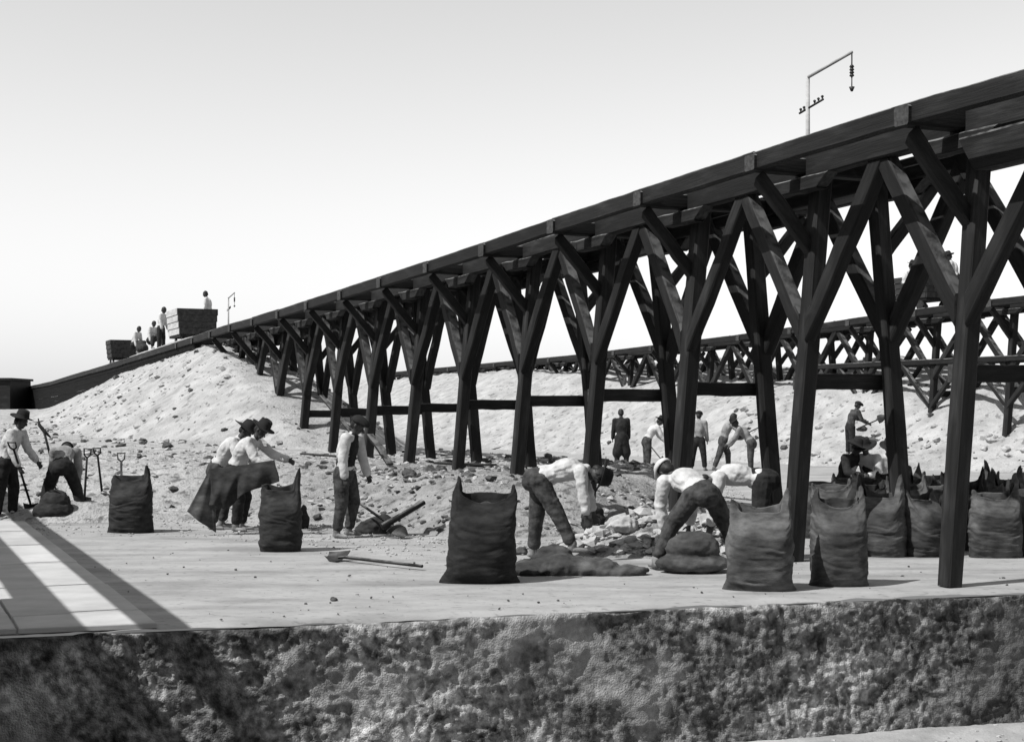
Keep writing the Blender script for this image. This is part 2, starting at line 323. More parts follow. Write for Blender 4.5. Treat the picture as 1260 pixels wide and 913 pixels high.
def trestle(label, v0, Tf, us, sp, detail=True, u_deck=None):
    """v0 = v of the near feet; near feet v0, far feet v0+1.64"""
    root = thing('wooden_trestle', label, 'trestle', uv(us[0], v0, 0))
    tm = lambda *a, **k: timber(*a, root, **k)
    nu = Vector((-SN, CS, 0)); nv = Vector((CS, SN, 0))
    def lt(u, side):                                   # point on a leg at height z
        T = Tf(u); zt = T-.25
        f = (v0, v0+1.64)[side]; t = (v0+.41, v0+1.22)[side]
        return lambda z: uv(u, f+(t-f)*z/zt, z)
    for u in us:
        T = Tf(u)
        for side in (0, 1):
            P = lt(u, side); ft = P(0); g = HZ(ft.x, ft.y)
            if g < T-.6:
                tm('leg', P(min(g, 1)-(.0 if g < .03 else .15)+.004), P(T-.24), .20, .195, up=nu)
            sg = -1 if side == 0 else 1
            # cantilever knee brace in the plane of the bent
            q = P(T-1.17); e = uv(u+.02, v0+(-.47 if side == 0 else 2.11), T-.26)
            tm('knee_brace', q+nu*.03, e+nu*.03, .15, .14, up=nu, cut1=.1)
            if detail:
                # V struts along the trestle, meeting between the bents beside the stringer
                for dr in (-1, 1):
                    q = P(T-2.16); a = uv(u+dr*sp*.5, v0+(.27 if side == 0 else 1.37), T-.22)
                    tm('strut', q+nv*sg*(.03 if dr > 0 else .045), a+nv*sg*(.02 if dr > 0 else .035), .16, .20, cut0=.28, cut1=-.28)
                bz = T-.36
                vb = v0+(.13 if side == 0 else 1.5)
                tm('bolster', uv(u-.62, vb, bz), uv(u+.62, vb, bz), .17, .17, up=Vector((0, 0, -1)), cut0=.26, cut1=.26)
            else:
                for dr in (-1, 1):
                    q = P(T-2.0); a = uv(u+dr*sp*.485, v0+(.29 if side == 0 else 1.35), T-.2)
                    tm('strut', q, a, .17, .19, up=nv*sg, cut1=.2)
        tm('cap_beam', uv(u, v0-.60, T-.14), uv(u, v0+2.24, T-.14), .22, .20)
        zb = T-2.68
        if HZ(*uv(u, v0)[:2]) < zb:
            a = lt(u, 0)(zb); b = lt(u, 1)(zb)
            tm('cross_beam', a-nv*.05+nu*.14, b+nv*.12+nu*.14, .10, .19)
    ud = u_deck or us
    for a, b in zip(ud[:-1], ud[1:]):
        for k, (vv, w, h, dz) in enumerate([(-.50, .13, .22, -.115), (.20, .16, .27, -.15), (1.45, .16, .27, -.15), (2.14, .13, .22, -.115)]):
            tm(('edge_beam', 'stringer', 'stringer', 'edge_beam')[k], uv(a-.012, v0+vv, Tf(a)+dz+.003*k), uv(b+.012, v0+vv, Tf(b)+dz+.003*k), w, h, jit=.004)
        for k, vv in enumerate([.52, .82, 1.13]):
            tm('walk_plank', uv(a-.01, v0+vv, Tf(a)-.012+.01*k), uv(b+.01, v0+vv, Tf(b)-.012+.01*k), .24, .045, jit=.004, seg=2)
        for vv in (.36, 1.29):
            tm('rail', uv(a, v0+vv, Tf(a)+.05), uv(b, v0+vv, Tf(b)+.05), .05, .09, m=M['iron'], jit=0, seg=1)
    return root
US1 = [11.48+2.72*k for k in range(-2, 15)]
UD1 = US1+[US1[-1]+4*k for k in range(1, 20)]
tr1 = trestle('long dark timber trestle with V struts crossing the whole view to the heap', 9.90, T1, US1, 2.72, True, UD1)
US2 = [40+3.4*k for k in range(-5, 16)]
tr2 = trestle('lower looking timber trestle standing in the far pale heap', 30.7, T2, US2, 3.4, True)
for a, b in zip(US2[:-1], US2[1:]):                                  # lower storey of the far trestle at the right
    if a > 42: break
    for vv in (30.85, 32.1):
        timber('longitudinal_beam', uv(a, vv, 3.30), uv(b, vv, 3.30), .17, .17, tr2)
        for (e, m_) in ((a, .5), (b, .5)):
            timber('strut', uv(e, vv-.03, 1.85), uv(e+(b-a)*(.42 if e == a else -.42), vv-.03, 3.24), .12, .13, tr2, cut0=.12, cut1=-.12)
timber('corbel', uv(11.15, 10.02, T1(11.2)-.50), uv(7.6, 10.02, T1(9)-.46), .20, .36, tr1, cut0=-.22)
# boarded side of the ramp, over the heap at the left
ramp = thing('boarded_ramp_side', 'black boarded side of the ramp above the pale heap at far left', 'timber wall', uv(50, 9.38, 3))
for a, b in zip(UD1[len(US1)-2:-1], UD1[len(US1)-1:]):
    za, zb = T1(a)-.26, T1(b)-.26
    n = 7
    for k in range(n):
        if za-.27*k < .9: continue
        timber('board', uv(a, 9.42+.01*(k % 2), za-.27*k), uv(b+.03, 9.42+.01*(k % 2), zb-.27*k), .05, .268, ramp, m=M['tar'], jit=.003, seg=2)
# dust along the deck above the ramp
us_ = np.linspace(47, 63, 160); vs_ = np.linspace(9.55, 12.2, 24); U_, V_ = np.meshgrid(us_, vs_, indexing='ij')
zd = np.array([T1(x) for x in us_])[:, None]+.03+.28*sst(U_, 47, 50)*(1-sst(U_, 61, 63))*np.sin((V_-9.55)/2.65*np.pi)**.6*(1+.35*fbm(U_*1.2, V_*2, 0, 3, 90))
Xd = -U_*SN+V_*CS; Yd = U_*CS+V_*SN
o = link('spilled_nitrate', gridmesh(np.stack([Xd, Yd, zd], -1)), M['pile']); o['kind'] = 'stuff'; o['label'] = 'white spilled nitrate along the ramp under the carts'; o['category'] = 'nitrate'

# ------------------------------------------------------------------ loading shed and overhanging beams left of the view (they throw the banded shadows)
shed = thing('loading_shed', 'long loading shed with overhanging beams just outside the left edge', 'shed', uv(10, -4, 0))
def prism(name, ua, ub, va, vb, za, zb, parent, m):
    c = uv((ua+ub)/2, (va+vb)/2, (za+zb)/2); V = []
    for z in (za, zb):
        for (u, v) in ((ua, va), (ub, va), (ub, vb), (ua, vb)): V.append(uv(u, v, z)-c)
    F = [(0, 1, 2, 3), (7, 6, 5, 4), (0, 4, 5, 1), (1, 5, 6, 2), (2, 6, 7, 3), (3, 7, 4, 0)]
    return link(name, mesh(V, F), m, parent, c-parent.location)
prism('shed_wall', -6, 44, -13.0, -3.01, -1.4, 4.60, shed, M['wood'])
prism('shed_roof', -6.3, 44.3, -13.2, -2.96, 4.61, 4.72, shed, M['wood'])
c_ = uv(19, -8, 4.725); V = [uv(u, v, z)-c_ for u in (-6.3, 44.3) for (v, z) in ((-2.98, 4.725), (-8, 9.1), (-13.2, 4.725))]
link('sky_block_gable', mesh(V, [(0, 1, 2), (5, 4, 3), (0, 3, 4, 1), (1, 4, 5, 2), (2, 5, 3, 0)]), M['wood'], shed, c_-shed.location)  # unseen gable added to block sky light and deepen the left shadows
prism('eaves_beam', -6, 46, -1.78, -1.56, 4.50, 4.72, shed, M['wood'])
prism('eaves_beam', -6, 46, -2.58, -2.36, 4.50, 4.715, shed, M['wood'])
prism('roof_board', -6, 13.7, -3.05, -2.5, 4.74, 4.78, shed, M['wood'])
wh = thing('sky_blocker', 'long unseen dark block added behind the viewer to cut sky light', 'light blocker', (20, -14, -1.3))  # unseen building added to hold back sky fill from behind the camera
V = [(x, y, z) for x in (-25, 30) for y in (-6, 7) for z in (0, 9)]; link('wall', mesh(V, [(0, 1, 3, 2), (4, 6, 7, 5), (0, 4, 5, 1), (2, 3, 7, 6), (0, 2, 6, 4)]), M['wood'], wh)
V = [(x, y, z) for x in (-25.4, 30.4) for (y, z) in ((-6.5, 9.01), (.5, 12), (7.4, 9.01))]; link('roof', mesh(V, [(0, 1, 2), (5, 4, 3), (0, 3, 4, 1), (1, 4, 5, 2), (2, 5, 3, 0)]), M['iron'], wh)
for u in joints: prism('bracket', u-.42, u-.36, -3.0, -1.6, 4.45, 4.49, shed, M['iron'])

# ------------------------------------------------------------------ soft shapes: capsules and ellipsoids fused into one continuous surface
class Blob:
    def __init__(s): s.V = []; s.F = []
    def ell(s, c, ax, n=12, m=8):
        b = len(s.V); c = Vector(c)
        for i in range(m+1):
            ph = math.pi*i/m
            for j in range(n):
                t = 2*math.pi*j/n
                s.V.append(c+ax[0]*(math.sin(ph)*math.cos(t))+ax[1]*(math.sin(ph)*math.sin(t))+ax[2]*math.cos(ph))
        for i in range(m):
            for j in range(n):
                j2 = (j+1) % n; s.F.append((b+i*n+j, b+(i+1)*n+j, b+(i+1)*n+j2, b+i*n+j2))
    def cap(s, p0, p1, r0, r1, side=None, flat=1.0, n=12):
        """tapered capsule; 'side' axis keeps r, the other axis is r*flat"""
        b = len(s.V); p0 = Vector(p0); p1 = Vector(p1); d = p1-p0; L = max(d.length, 1e-4); ex = d/L
        sd = Vector(side) if side is not None else (Vector((0, 0, 1)) if abs(ex.z) < .9 else Vector((1, 0, 0)))
        ey = (sd-ex*sd.dot(ex)); ey = ey.normalized() if ey.length > 1e-4 else ex.orthogonal().normalized(); ez = ex.cross(ey)
        rings = [(-r0*math.cos(a), r0*math.sin(a)) for a in (.12, .5, 1.0)]+[(0, r0), (L*.5, (r0+r1)/2), (L, r1)]+[(L+r1*math.cos(a), r1*math.sin(a)) for a in (1.0, .5, .12)]
        for (x, r) in rings:
            for j in range(n):
                t = 2*math.pi*j/n; s.V.append(p0+ex*x+ey*(r*math.cos(t))+ez*(r*flat*math.sin(t)))
        m = len(rings)
        for i in range(m-1):
            for j in range(n):
                j2 = (j+1) % n; s.F.append((b+i*n+j, b+i*n+j2, b+(i+1)*n+j2, b+(i+1)*n+j))
        s.F.append(tuple(b+j for j in range(n-1, -1, -1))); s.F.append(tuple(b+(m-1)*n+j for j in range(n)))
    def fuse(s, vox, smooth=3, wr=0, wf=(9, 9, 9), seed=0):
        me = mesh(s.V, s.F); ob = bpy.data.objects.new('tmp', me); COL.objects.link(ob)
        md = ob.modifiers.new('r', 'REMESH'); md.mode = 'VOXEL'; md.voxel_size = vox
        if smooth: sm = ob.modifiers.new('s', 'SMOOTH'); sm.factor = .5; sm.iterations = smooth
        dg = bpy.context.evaluated_depsgraph_get(); r = bpy.data.meshes.new_from_object(ob.evaluated_get(dg))
        bpy.data.objects.remove(ob); bpy.data.meshes.remove(me)
        if wr:
            n = len(r.vertices); co = np.empty(n*3, np.float32); no = np.empty(n*3, np.float32)
            r.vertices.foreach_get('co', co); r.vertices.foreach_get('normal', no); co = co.reshape(-1, 3).astype(float); no = no.reshape(-1, 3)
            w = fbm(co[:, 0]*wf[0], co[:, 1]*wf[1], co[:, 2]*wf[2], 3, seed); w = (1-np.abs(w)*3.0)
            co = co+no*(w*wr)[:, None]; r.vertices.foreach_set('co', co.astype(np.float32).ravel()); r.update()
        r.polygons.foreach_set('use_smooth', [True]*len(r.polygons)); return r
def nrm(t): return Vector(t).normalized()
def lathe(prof, n=20, sx=1, sy=1):
    V = []; F = []
    for (r, z) in prof:
        for j in range(n):
            t = 2*math.pi*j/n; V.append(Vector((r*math.cos(t)*sx, r*math.sin(t)*sy, z)))
    for i in range(len(prof)-1):
        for j in range(n):
            j2 = (j+1) % n; F.append((i*n+j, i*n+j2, (i+1)*n+j2, (i+1)*n+j))
    return V, F
def person(label, pos, yaw, vox=.02, H=1.65, lean=5, side=0, arms=None, legs=None, face=(1, 0, -.1), neck=None, hat='felt', hatm='black',
           shirt='white', trou='trou', vest=None, shoe='leather', group=None, seat=None, sleeves=1.0, coat=False, seed=0, tilt=0, curl=.5):
    k = H/1.65; fine = vox < .015
    arms = arms or [((.1, .12, -1), (.25, .05, -1)), ((.1, -.12, -1), (.25, -.05, -1))]
    legs = legs or [((.03, .08, -1), (-.05, .03, -1)), ((.03, -.08, -1), (-.05, -.03, -1))]
    sp = Vector((math.sin(R(lean)), math.sin(R(side)), math.cos(R(lean)))).normalized()
    lat = Vector((0, 1, 0)); lat = (lat-sp*lat.dot(sp)).normalized(); fw = lat.cross(sp)
    pel = Vector((0, 0, 0)); hips = [pel+Vector((0, s*.095*k, -.03*k)) for s in (1, -1)]
    knees = []; anks = []
    for h, (a, b) in zip(hips, legs):
        kn = h+nrm(a)*.41*k; knees.append(kn); anks.append(kn+nrm(b)*.41*k)
    dz = (min(a.z for a in anks)-.085*k) if seat is None else -seat
    waist = pel+sp*.17*k; spb = (sp+fw*.10).normalized()
    chest = waist+spb*.20*k; nk = chest+(sp+fw*.22).normalized()*.16*k
    sh = [nk-sp*.045*k+lat*s*.185*k for s in (1, -1)]
    nd = nrm(neck) if neck else (sp*.6+Vector((0, 0, .4))+fw*.3).normalized()
    fc = nrm(face); fc = (fc-nd*fc.dot(nd)).normalized() if abs(fc.dot(nd)) < .98 else fw; hl = nd.cross(fc)
    hc = nk+nd*.165*k
    elb = []; wri = []
    for p, (a, b) in zip(sh, arms):
        e = p+nrm(a)*.285*k; elb.append(e); wri.append(e+nrm(b)*.25*k)
    off = Vector((0, 0, -dz))
    root = thing('person', label, 'person', pos, yaw, group)
    def put(name, me, m, par=root): 
        o = link(name, me, M[m], par); 
        if par is root: o.location = off
        return o
    # --- body
    B = Blob()
    B.cap(pel-sp*.02*k, waist, .125*k, .115*k, lat, .78); B.cap(waist, chest, .115*k, .135*k, lat, .74); B.cap(chest, nk-sp*.06*k, .135*k, .09*k, lat, .7)
    B.cap(sh[0], sh[1], .05*k, .05*k); B.cap(nk-sp*.04*k, hc-nd*.03*k, .056*k, .05*k)
    for i in (0, 1):
        B.cap(hips[i], knees[i], .082*k, .052*k); B.cap(knees[i], anks[i], .052*k, .036*k)
        B.cap(sh[i], elb[i], .048*k, .037*k); B.cap(elb[i], wri[i], .037*k, .025*k)
        ff = Vector((1, (.18, -.18)[i], 0)).normalized(); B.cap(anks[i]+Vector((0, 0, -.05*k))-ff*.03*k, anks[i]+ff*.13*k+Vector((0, 0, -.058*k)), .032*k, .026*k)
    B.ell(hc+nd*.015*k, (fc*.098*k, hl*.078*k, nd*.108*k)); B.cap(hc-nd*.02*k+fc*.03*k, hc-nd*.082*k+fc*.058*k, .058*k, .030*k)
    B.cap(hc+fc*.088*k+nd*.006*k, hc+fc*.112*k-nd*.028*k, .009*k, .015*k); B.cap(hc+fc*.082*k+hl*.03*k+nd*.024*k, hc+fc*.082*k-hl*.03*k+nd*.024*k, .016*k, .016*k)
    B.cap(hc+fc*.088*k-nd*.056*k+hl*.016*k, hc+fc*.088*k-nd*.056*k-hl*.016*k, .009*k, .009*k)
    for s in (1, -1): B.ell(hc+hl*s*.080*k-nd*.008*k, (fc*.018*k, hl*.010*k, nd*.032*k), 8, 6)
    for i in (0, 1):
        s = (1, -1)[i]; hd = (wri[i]-elb[i]).normalized(); hd = (hd+Vector((.12, 0, -.15))).normalized()
        pn = (-lat*s); pn = (pn-hd*pn.dot(hd)).normalized(); wd = hd.cross(pn)
        if wd.dot(Vector((1, 0, .2))) < 0: wd = -wd
        pm = wri[i]+hd*.085*k
        B.cap(wri[i], wri[i]+hd*.03*k, .026*k, .030*k, wd, .62); B.cap(wri[i]+hd*.035*k, pm, .036*k, .038*k, wd, .42)
        for q, (ofs, ln) in enumerate([(.030, .066), (.010, .074), (-.010, .070), (-.029, .055)]):
            b0 = pm+wd*ofs*k; d1 = (hd+pn*curl*.6+wd*ofs*3).normalized(); b1 = b0+d1*ln*.52*k; d2 = (hd*.6+pn*curl*1.8).normalized(); b2 = b1+d2*ln*.5*k
            B.cap(b0, b1, .0095*k, .009*k, n=8); B.cap(b1, b2, .009*k, .0075*k, n=8)
        t0 = wri[i]+hd*.035*k+wd*.030*k; t1 = t0+(wd+hd*.9+pn*.5).normalized()*.036*k; t2 = t1+(hd+wd*.25+pn*.7).normalized()*.03*k
        B.cap(t0, t1, .0125*k, .0105*k, n=8); B.cap(t1, t2, .0105*k, .008*k, n=8)
    put('body', B.fuse(vox*.62 if fine else vox*.85, 1), 'skin')
    # --- trousers
    B = Blob(); B.cap(pel-sp*.05*k, pel+sp*.06*k, .168*k, .156*k, lat, .84)
    bk = (-fw)
    B.ell(pel-sp*.02*k+bk*.05*k, (lat*.135*k, fw*.085*k, sp*.12*k))
    for i in (0, 1):
        B.cap(hips[i], knees[i], .118*k, .092*k); B.cap(knees[i], anks[i].lerp(knees[i], .24), .090*k, .070*k); B.cap(anks[i].lerp(knees[i], .30), anks[i].lerp(knees[i], .20), .074*k, .078*k)
        if coat: B.cap(pel+Vector((0, 0, 0)), knees[i]+Vector((0, 0, -.02)), .17*k, .15*k)
    put('trousers', B.fuse(vox, 2, .006*k if fine else .004, (4.5, 4.5, 11), seed), trou)
    # --- shirt
    B = Blob(); B.cap(pel+sp*.07*k, waist, .148*k, .142*k, lat, .80); B.cap(waist, chest, .146*k, .160*k, lat, .76); B.cap(chest, nk-sp*.05*k, .160*k, .10*k, lat, .70)
    B.ell(waist.lerp(chest, .6)-fw*.045*k, (lat*.165*k, fw*.10*k, sp*.21*k)); B.cap(pel+sp*.05*k, pel+sp*.10*k, .160*k, .152*k, lat, .82)
    B.cap(sh[0], sh[1], .066*k, .066*k); B.cap(nk-sp*.05*k, nk+nd*.015*k, .068*k, .060*k)
    for i in (0, 1):
        B.cap(sh[i], elb[i], .076*k, .066*k)
        we = elb[i].lerp(wri[i], max(sleeves, .05)); B.cap(elb[i], we-(wri[i]-elb[i])*.06, .066*k, .056*k)
    put('shirt', B.fuse(vox, 2, .009*k if fine else .005, (8, 5, 9), seed+3), shirt)
    if vest:
        B = Blob(); B.cap(pel+sp*.09*k, waist, .156*k, .152*k, lat, .82); B.cap(waist, chest, .156*k, .172*k, lat, .78); B.cap(chest, nk-sp*.05*k, .172*k, .105*k, lat, .72)
        put('vest', B.fuse(vox, 2, .008*k if fine else 0, (9, 9, 9), seed+5), vest)
    for i in (0, 1):
        B = Blob(); ff = Vector((1, (.18, -.18)[i], 0)).normalized(); a = anks[i]
        B.cap(a+Vector((0, 0, .02*k)), a+Vector((0, 0, -.04*k))-ff*.015*k, .052*k, .047*k); B.cap(a+Vector((0, 0, -.045*k))-ff*.03*k, a+ff*.15*k+Vector((0, 0, -.055*k)), .043*k, .036*k, Vector((-ff.y, ff.x, 0)), .8)
        B.cap(a+Vector((0, 0, -.05*k))-ff*.05*k, a+ff*.17*k+Vector((0, 0, -.062*k)), .028*k, .026*k, Vector((-ff.y, ff.x, 0)), .7)
        put('shoe', B.fuse(vox*.8, 1), shoe)
    # --- hair and hat
    B = Blob(); B.ell(hc+nd*.028*k-fc*.014*k, (fc*.098*k, hl*.086*k, nd*.104*k)); B.ell(hc-nd*.03*k-fc*.055*k, (fc*.05*k, hl*.07*k, nd*.06*k))
    put('hair', B.fuse(vox*.8, 1, .003), 'hair')
    if hat:
        hu = (nd+fc*-.12).normalized(); hx = (fc-hu*fc.dot(hu)).normalized(); hy = hu.cross(hx)
        if hat == 'felt': prof = [(.0, .118), (.03, .122), (.062, .135), (.082, .120), (.092, .06), (.100, .012), (.135, .002), (.172, .010), (.174, .004), (.135, -.006), (.098, -.004), (.09, .01), (0, .03)]
        elif hat == 'wide': prof = [(.0, .10), (.03, .105), (.06, .12), (.082, .105), (.095, .05), (.102, .012), (.15, -.004), (.205, -.012), (.206, -.018), (.15, -.014), (.1, -.004), (.09, .01), (0, .03)]
        else: prof = [(.0, .088), (.05, .080), (.088, .055), (.108, .02), (.112, -.004), (.104, -.012), (.09, 0), (0, .03)]
        V, F = lathe(prof, 22)
        Vw = []
        for v in V:
            rr = math.hypot(v.x, v.y); t = math.atan2(v.y, v.x)
            z = v.z+(.012*math.cos(2*t+seed)*(rr > .12))-(.018*math.exp(-(v.y/.025)**2)*(v.z > .1)); x = v.x*1.12
            if hat == 'cap' and v.x > .07: x += .05; z -= .01
            Vw.append(hc+hu*(.055*k)+hx*x*k+hy*v.y*k+hu*z*k)
        put('hat', mesh(Vw, F, True), hatm)
    return root, dict(wr=[w+off for w in wri], el=[e+off for e in elb], pel=pel+off, head=hc+off, nk=nk+off, an=[a+off for a in anks])

def tube(V, F, pts, r, n=8):
    pts = [Vector(p) for p in pts]; rs = r if isinstance(r, (list, tuple)) else [r]*len(pts); b = len(V)
    for i, p in enumerate(pts):
        d = (pts[min(i+1, len(pts)-1)]-pts[max(i-1, 0)]).normalized(); ey = d.orthogonal() if abs(d.z) > .95 else Vector((0, 0, 1)).cross(d); ey.normalize(); ez = d.cross(ey)
        for j in range(n):
            t = 2*math.pi*j/n; V.append(p+ey*rs[i]*math.cos(t)+ez*rs[i]*math.sin(t))
    for i in range(len(pts)-1):
        for j in range(n):
            j2 = (j+1) % n; F.append((b+i*n+j, b+i*n+j2, b+(i+1)*n+j2, b+(i+1)*n+j))
    F.append(tuple(b+j for j in range(n-1, -1, -1))); F.append(tuple(b+(len(pts)-1)*n+j for j in range(n)))
def shovel(label, tip, top, spin=0, L=None, group='shovels', D=True):
    """tip = blade point, top = handle end, world points"""
    tip, top = Vector(tip), Vector(top); ex = (top-tip).normalized(); LL = (top-tip).length
    root = thing('shovel', label, 'shovel', tip, 0, group); root.rotation_mode = 'QUATERNION'
    up = Vector((0, 0, 1)) if abs(ex.z) < .9 else Vector((0, -1, 0)); ey = up.cross(ex).normalized(); ez = ex.cross(ey)
    q = Matrix((ex, ey, ez)).transposed().to_quaternion(); root.rotation_quaternion = q @ Matrix.Rotation(spin, 3, 'X').to_quaternion()
    # blade: dished sheet with thickness, local x along the handle
    n, m = 9, 9; top_, bot_ = [], []
    for i in range(n):
        t = i/(n-1); x = t*.30; w = .125*min(1, (.35+1.1*t) if t < .6 else 1)
        for j in range(m):
            s = j/(m-1)*2-1; z = .035*s*s-.02*math.sin(t*3)+.0
            top_.append(Vector((x, s*w, z))); bot_.append(Vector((x, s*w, z-.006)))
    V = top_+bot_; N = n*m; F = []
    for i in range(n-1):
        for j in range(m-1):
            a = i*m+j; F.append((a, a+1, a+m+1, a+m)); F.append((N+a, N+a+m, N+a+m+1, N+a+1))
    for i in range(n-1):
        a = i*m; F.append((a, a+m, N+a+m, N+a)); a = i*m+m-1; F.append((a, N+a, N+a+m, a+m))
    for j in range(m-1):
        F.append((j, N+j, N+j+1, j+1)); a = (n-1)*m+j; F.append((a, a+1, N+a+1, N+a))
    link('blade', mesh(V, F, False), M['iron'], root)
    V = []; F = []; e = LL-(.16 if D else 0); tube(V, F, [(.20, 0, -.004), (.34, 0, .012), (e, 0, .012)], [.014, .021, .018]); link('shaft', mesh(V, F, True), M['wood'], root)
    if D:
        V = []; F = []; tube(V, F, [(e, 0, .012), (e+.05, .05, .012), (LL, .062, .012), (LL, -.062, .012), (e+.05, -.05, .012), (e, 0, .012)], .014)
        link('grip', mesh(V, F, True), M['wood'], root)
    return root

# ------------------------------------------------------------------ sacks
def sack(label, pos, w=.62, d=.42, h=.98, m='sackd', seed=0, yaw=0, ears=(.14, .14), lean=(0, 0), full=.82, group=None, flare=.05):
    nt_, nz = 80, 72; rs = np.random.RandomState(seed)
    th = np.linspace(0, 2*np.pi, nt_, endpoint=False); t = np.linspace(0, 1, nz); TH_, T_ = np.meshgrid(th, t, indexing='ij')
    c, s = np.cos(TH_), np.sin(TH_); ex = 2/2.7
    a = w/2*(.97+.07*np.sin(T_*np.pi*.9)**.8-.15*T_**2+.05*np.sin(T_*5+seed)*T_*(1-T_)); a = a*(1+.10*np.exp(-T_/.06)*0)
    b = d/2*(.98+.16*np.sin(np.clip(T_*1.15, 0, 1)*np.pi)-.74*sst(T_, .66, 1.0))
    b = b*(.82+.18*sst(T_, 0, .12)); fl = flare*np.exp(-(T_/.07)**1.5)*np.abs(c)**5
    X = np.sign(c)*np.abs(c)**ex*a*(1+fl*2.4); Y = np.sign(s)*np.abs(s)**ex*b
    topz = h*(.86+np.where(c > 0, ears[1], ears[0])*np.abs(c)**7-.045*(1-np.abs(c))*(.6+.4*np.sin(TH_*2+seed))+np.where(s < 0, -.075, .03)*(1-np.abs(c)**3)*(.7+.3*np.sin(c*4+seed)))
    Zz = T_*topz
    n1 = fbm(TH_*0+c*1.1+seed*3.1, s*1.1, T_*9, 3, seed); n2 = 1-np.abs(fbm(c*1.6+seed, s*1.6+T_*1.5, T_*15, 3, seed+9))*2.5; n3 = fbm(c*5, s*5, T_*12, 2, seed+4)
    dd = .026*n1*.8+.006*n2+.004*n3
    for q_ in range(15):
        tc_ = rs.uniform(0, 2*np.pi); t0 = rs.uniform(.06, .93); ln = rs.uniform(.18, .7); th_ = rs.uniform(.008, .02); sl_ = rs.uniform(-.13, .13)
        da = (TH_-tc_+np.pi) % (2*np.pi)-np.pi; g = np.exp(-(da/ln)**2); y_ = T_-t0-sl_*da
        dd = dd-g*rs.uniform(.008, .02)*np.exp(-(y_/th_)**2)+g*.010*np.exp(-((y_+2.2*th_)/(2.4*th_))**2)
    # folds falling from the ears
    dd = dd+.016*np.sin((TH_*6+T_*9+seed))*sst(T_, .62, .95)
    nx, ny = c, s; X = X+nx*dd; Y = Y+ny*dd
    X = X+lean[0]*(T_**1.4)*h; Y = Y+lean[1]*(T_**1.4)*h
    P = np.stack([X, Y, Zz+.006*n1*(T_ > 0)], -1)
    V = P.transpose(1, 0, 2).reshape(-1, 3)    # rings by t
    rings = [V[i*nt_:(i+1)*nt_] for i in range(nz)]
    cen = rings[-1].mean(0)
    inn = []
    for f, dz in ((.93, -.012), (.90, -.06), (.86, -.12)):
        r = rings[-1].copy(); r[:, :2] = cen[:2]+(r[:, :2]-cen[:2])*f; r[:, 2] += dz; inn.append(r)
    allr = rings+inn; co = np.concatenate(allr); k = len(allr)
    i = np.arange(k-1)[:, None]*nt_; j = np.arange(nt_)[None, :]; j2 = (j+1) % nt_
    q = np.stack([i+j, i+j2, i+nt_+j2, i+nt_+j], -1).reshape(-1, 4)
    me = npmesh(co, q)
    root = thing('sack', label, 'sack', pos, yaw, group)
    link('cloth', me, M[m], root)
    # contents: nitrate level with the mouth
    n = 14; gr = np.linspace(0, 1, n); tt = np.linspace(0, 2*np.pi, 40, endpoint=False); G, Q_ = np.meshgrid(gr, tt, indexing='ij')
    lv = h*full*.98
    ar, br = w/2*.72, d/2*.20; Xc = lean[0]*h*.8+G*np.sign(np.cos(Q_))*np.abs(np.cos(Q_))**ex*ar; Yc = lean[1]*h*.8+G*np.sign(np.sin(Q_))*np.abs(np.sin(Q_))**ex*br
    Zc = lv*(.93+.05*(1-G**2))+.02*fbm(Xc*14, Yc*14, 0, 2, seed)-.03*G
    link('contents', gridmesh(np.stack([Xc, Yc, Zc], -1)), M['dclod'], root)
    return root
# ------------------------------------------------------------------ the sacks standing on the platform
gs = 'filled burlap sacks standing on the platform'
sack('dark filled sack in front of the stuck shovels, leftmost standing sack', gp(161, 655), .60, .42, .96, 'sackd', 3, R(-4), (.02, .17), group=gs, flare=.07)
sack('dark filled sack standing before the two men holding dark cloth', gp(345, 678), .52, .42, .98, 'sackd', 5, R(6), (.0, .22), (.0, .0), group=gs, flare=.0)
sack('big dark filled sack standing left of the bent man in light shirt', gp(591, 716), .70, .46, 1.06, 'sackd', 8, R(2), (.18, .10), (.06, 0), group=gs, flare=.10)
sack('worn filled sack with bulging lower corner beside the first near post', gp(934, 725), .64, .44, .98, 'sackl', 11, R(-8), (.06, .18), (.01, 0), group=gs, flare=.07)
sack('worn filled sack standing apart at the platform edge, gaping mouth', gp(1032, 720), .56, .42, 1.02, 'sackl', 14, R(4), (.12, .14), (.0, 0), group=gs, flare=.04)
rs = random.Random(21)
g2 = 'filled sacks crowded under the trestle at right'
rowlab = ['foremost', 'second row', 'third row', 'fourth row', 'rearmost']
cnt = 0
for row, (py, xsr) in enumerate([(684, [1083, 1142, 1225, 1278]), (676, [1062, 1118, 1180, 1205, 1262]), (668, [1030, 1085, 1140, 1188, 1232, 1280]), (661, [1012, 1062, 1118, 1160, 1215, 1258]), (654, [1040, 1090, 1140, 1190, 1240, 1280])]):
    order = ['at the left end', 'second from the left', 'third from the left', 'fourth from the left', 'fifth from the left', 'at the right end']
    for j, px in enumerate(xsr):
        pl = order[j] if j < len(xsr)-1 else order[-1]
        sack('grey filled sack in the crowd by the right posts, %s, %s' % (rowlab[row] if row in (0, 4) else rowlab[row], pl), gp(px, py+rs.uniform(-1, 1)), rs.uniform(.52, .64), rs.uniform(.40, .48), rs.uniform(.86, .97),
             ('sackl' if (row == 0 or cnt % 2) else 'sackd'), 30+cnt, R(rs.uniform(-60, 60)), ((rs.uniform(.02, .3), rs.uniform(.02, .3)) if px > 1100 or row == 0 else (rs.uniform(.0, .12), rs.uniform(.0, .12))), (rs.uniform(-.12, .12), rs.uniform(-.08, .08)), group=g2, flare=rs.uniform(0, .06))
        cnt += 1

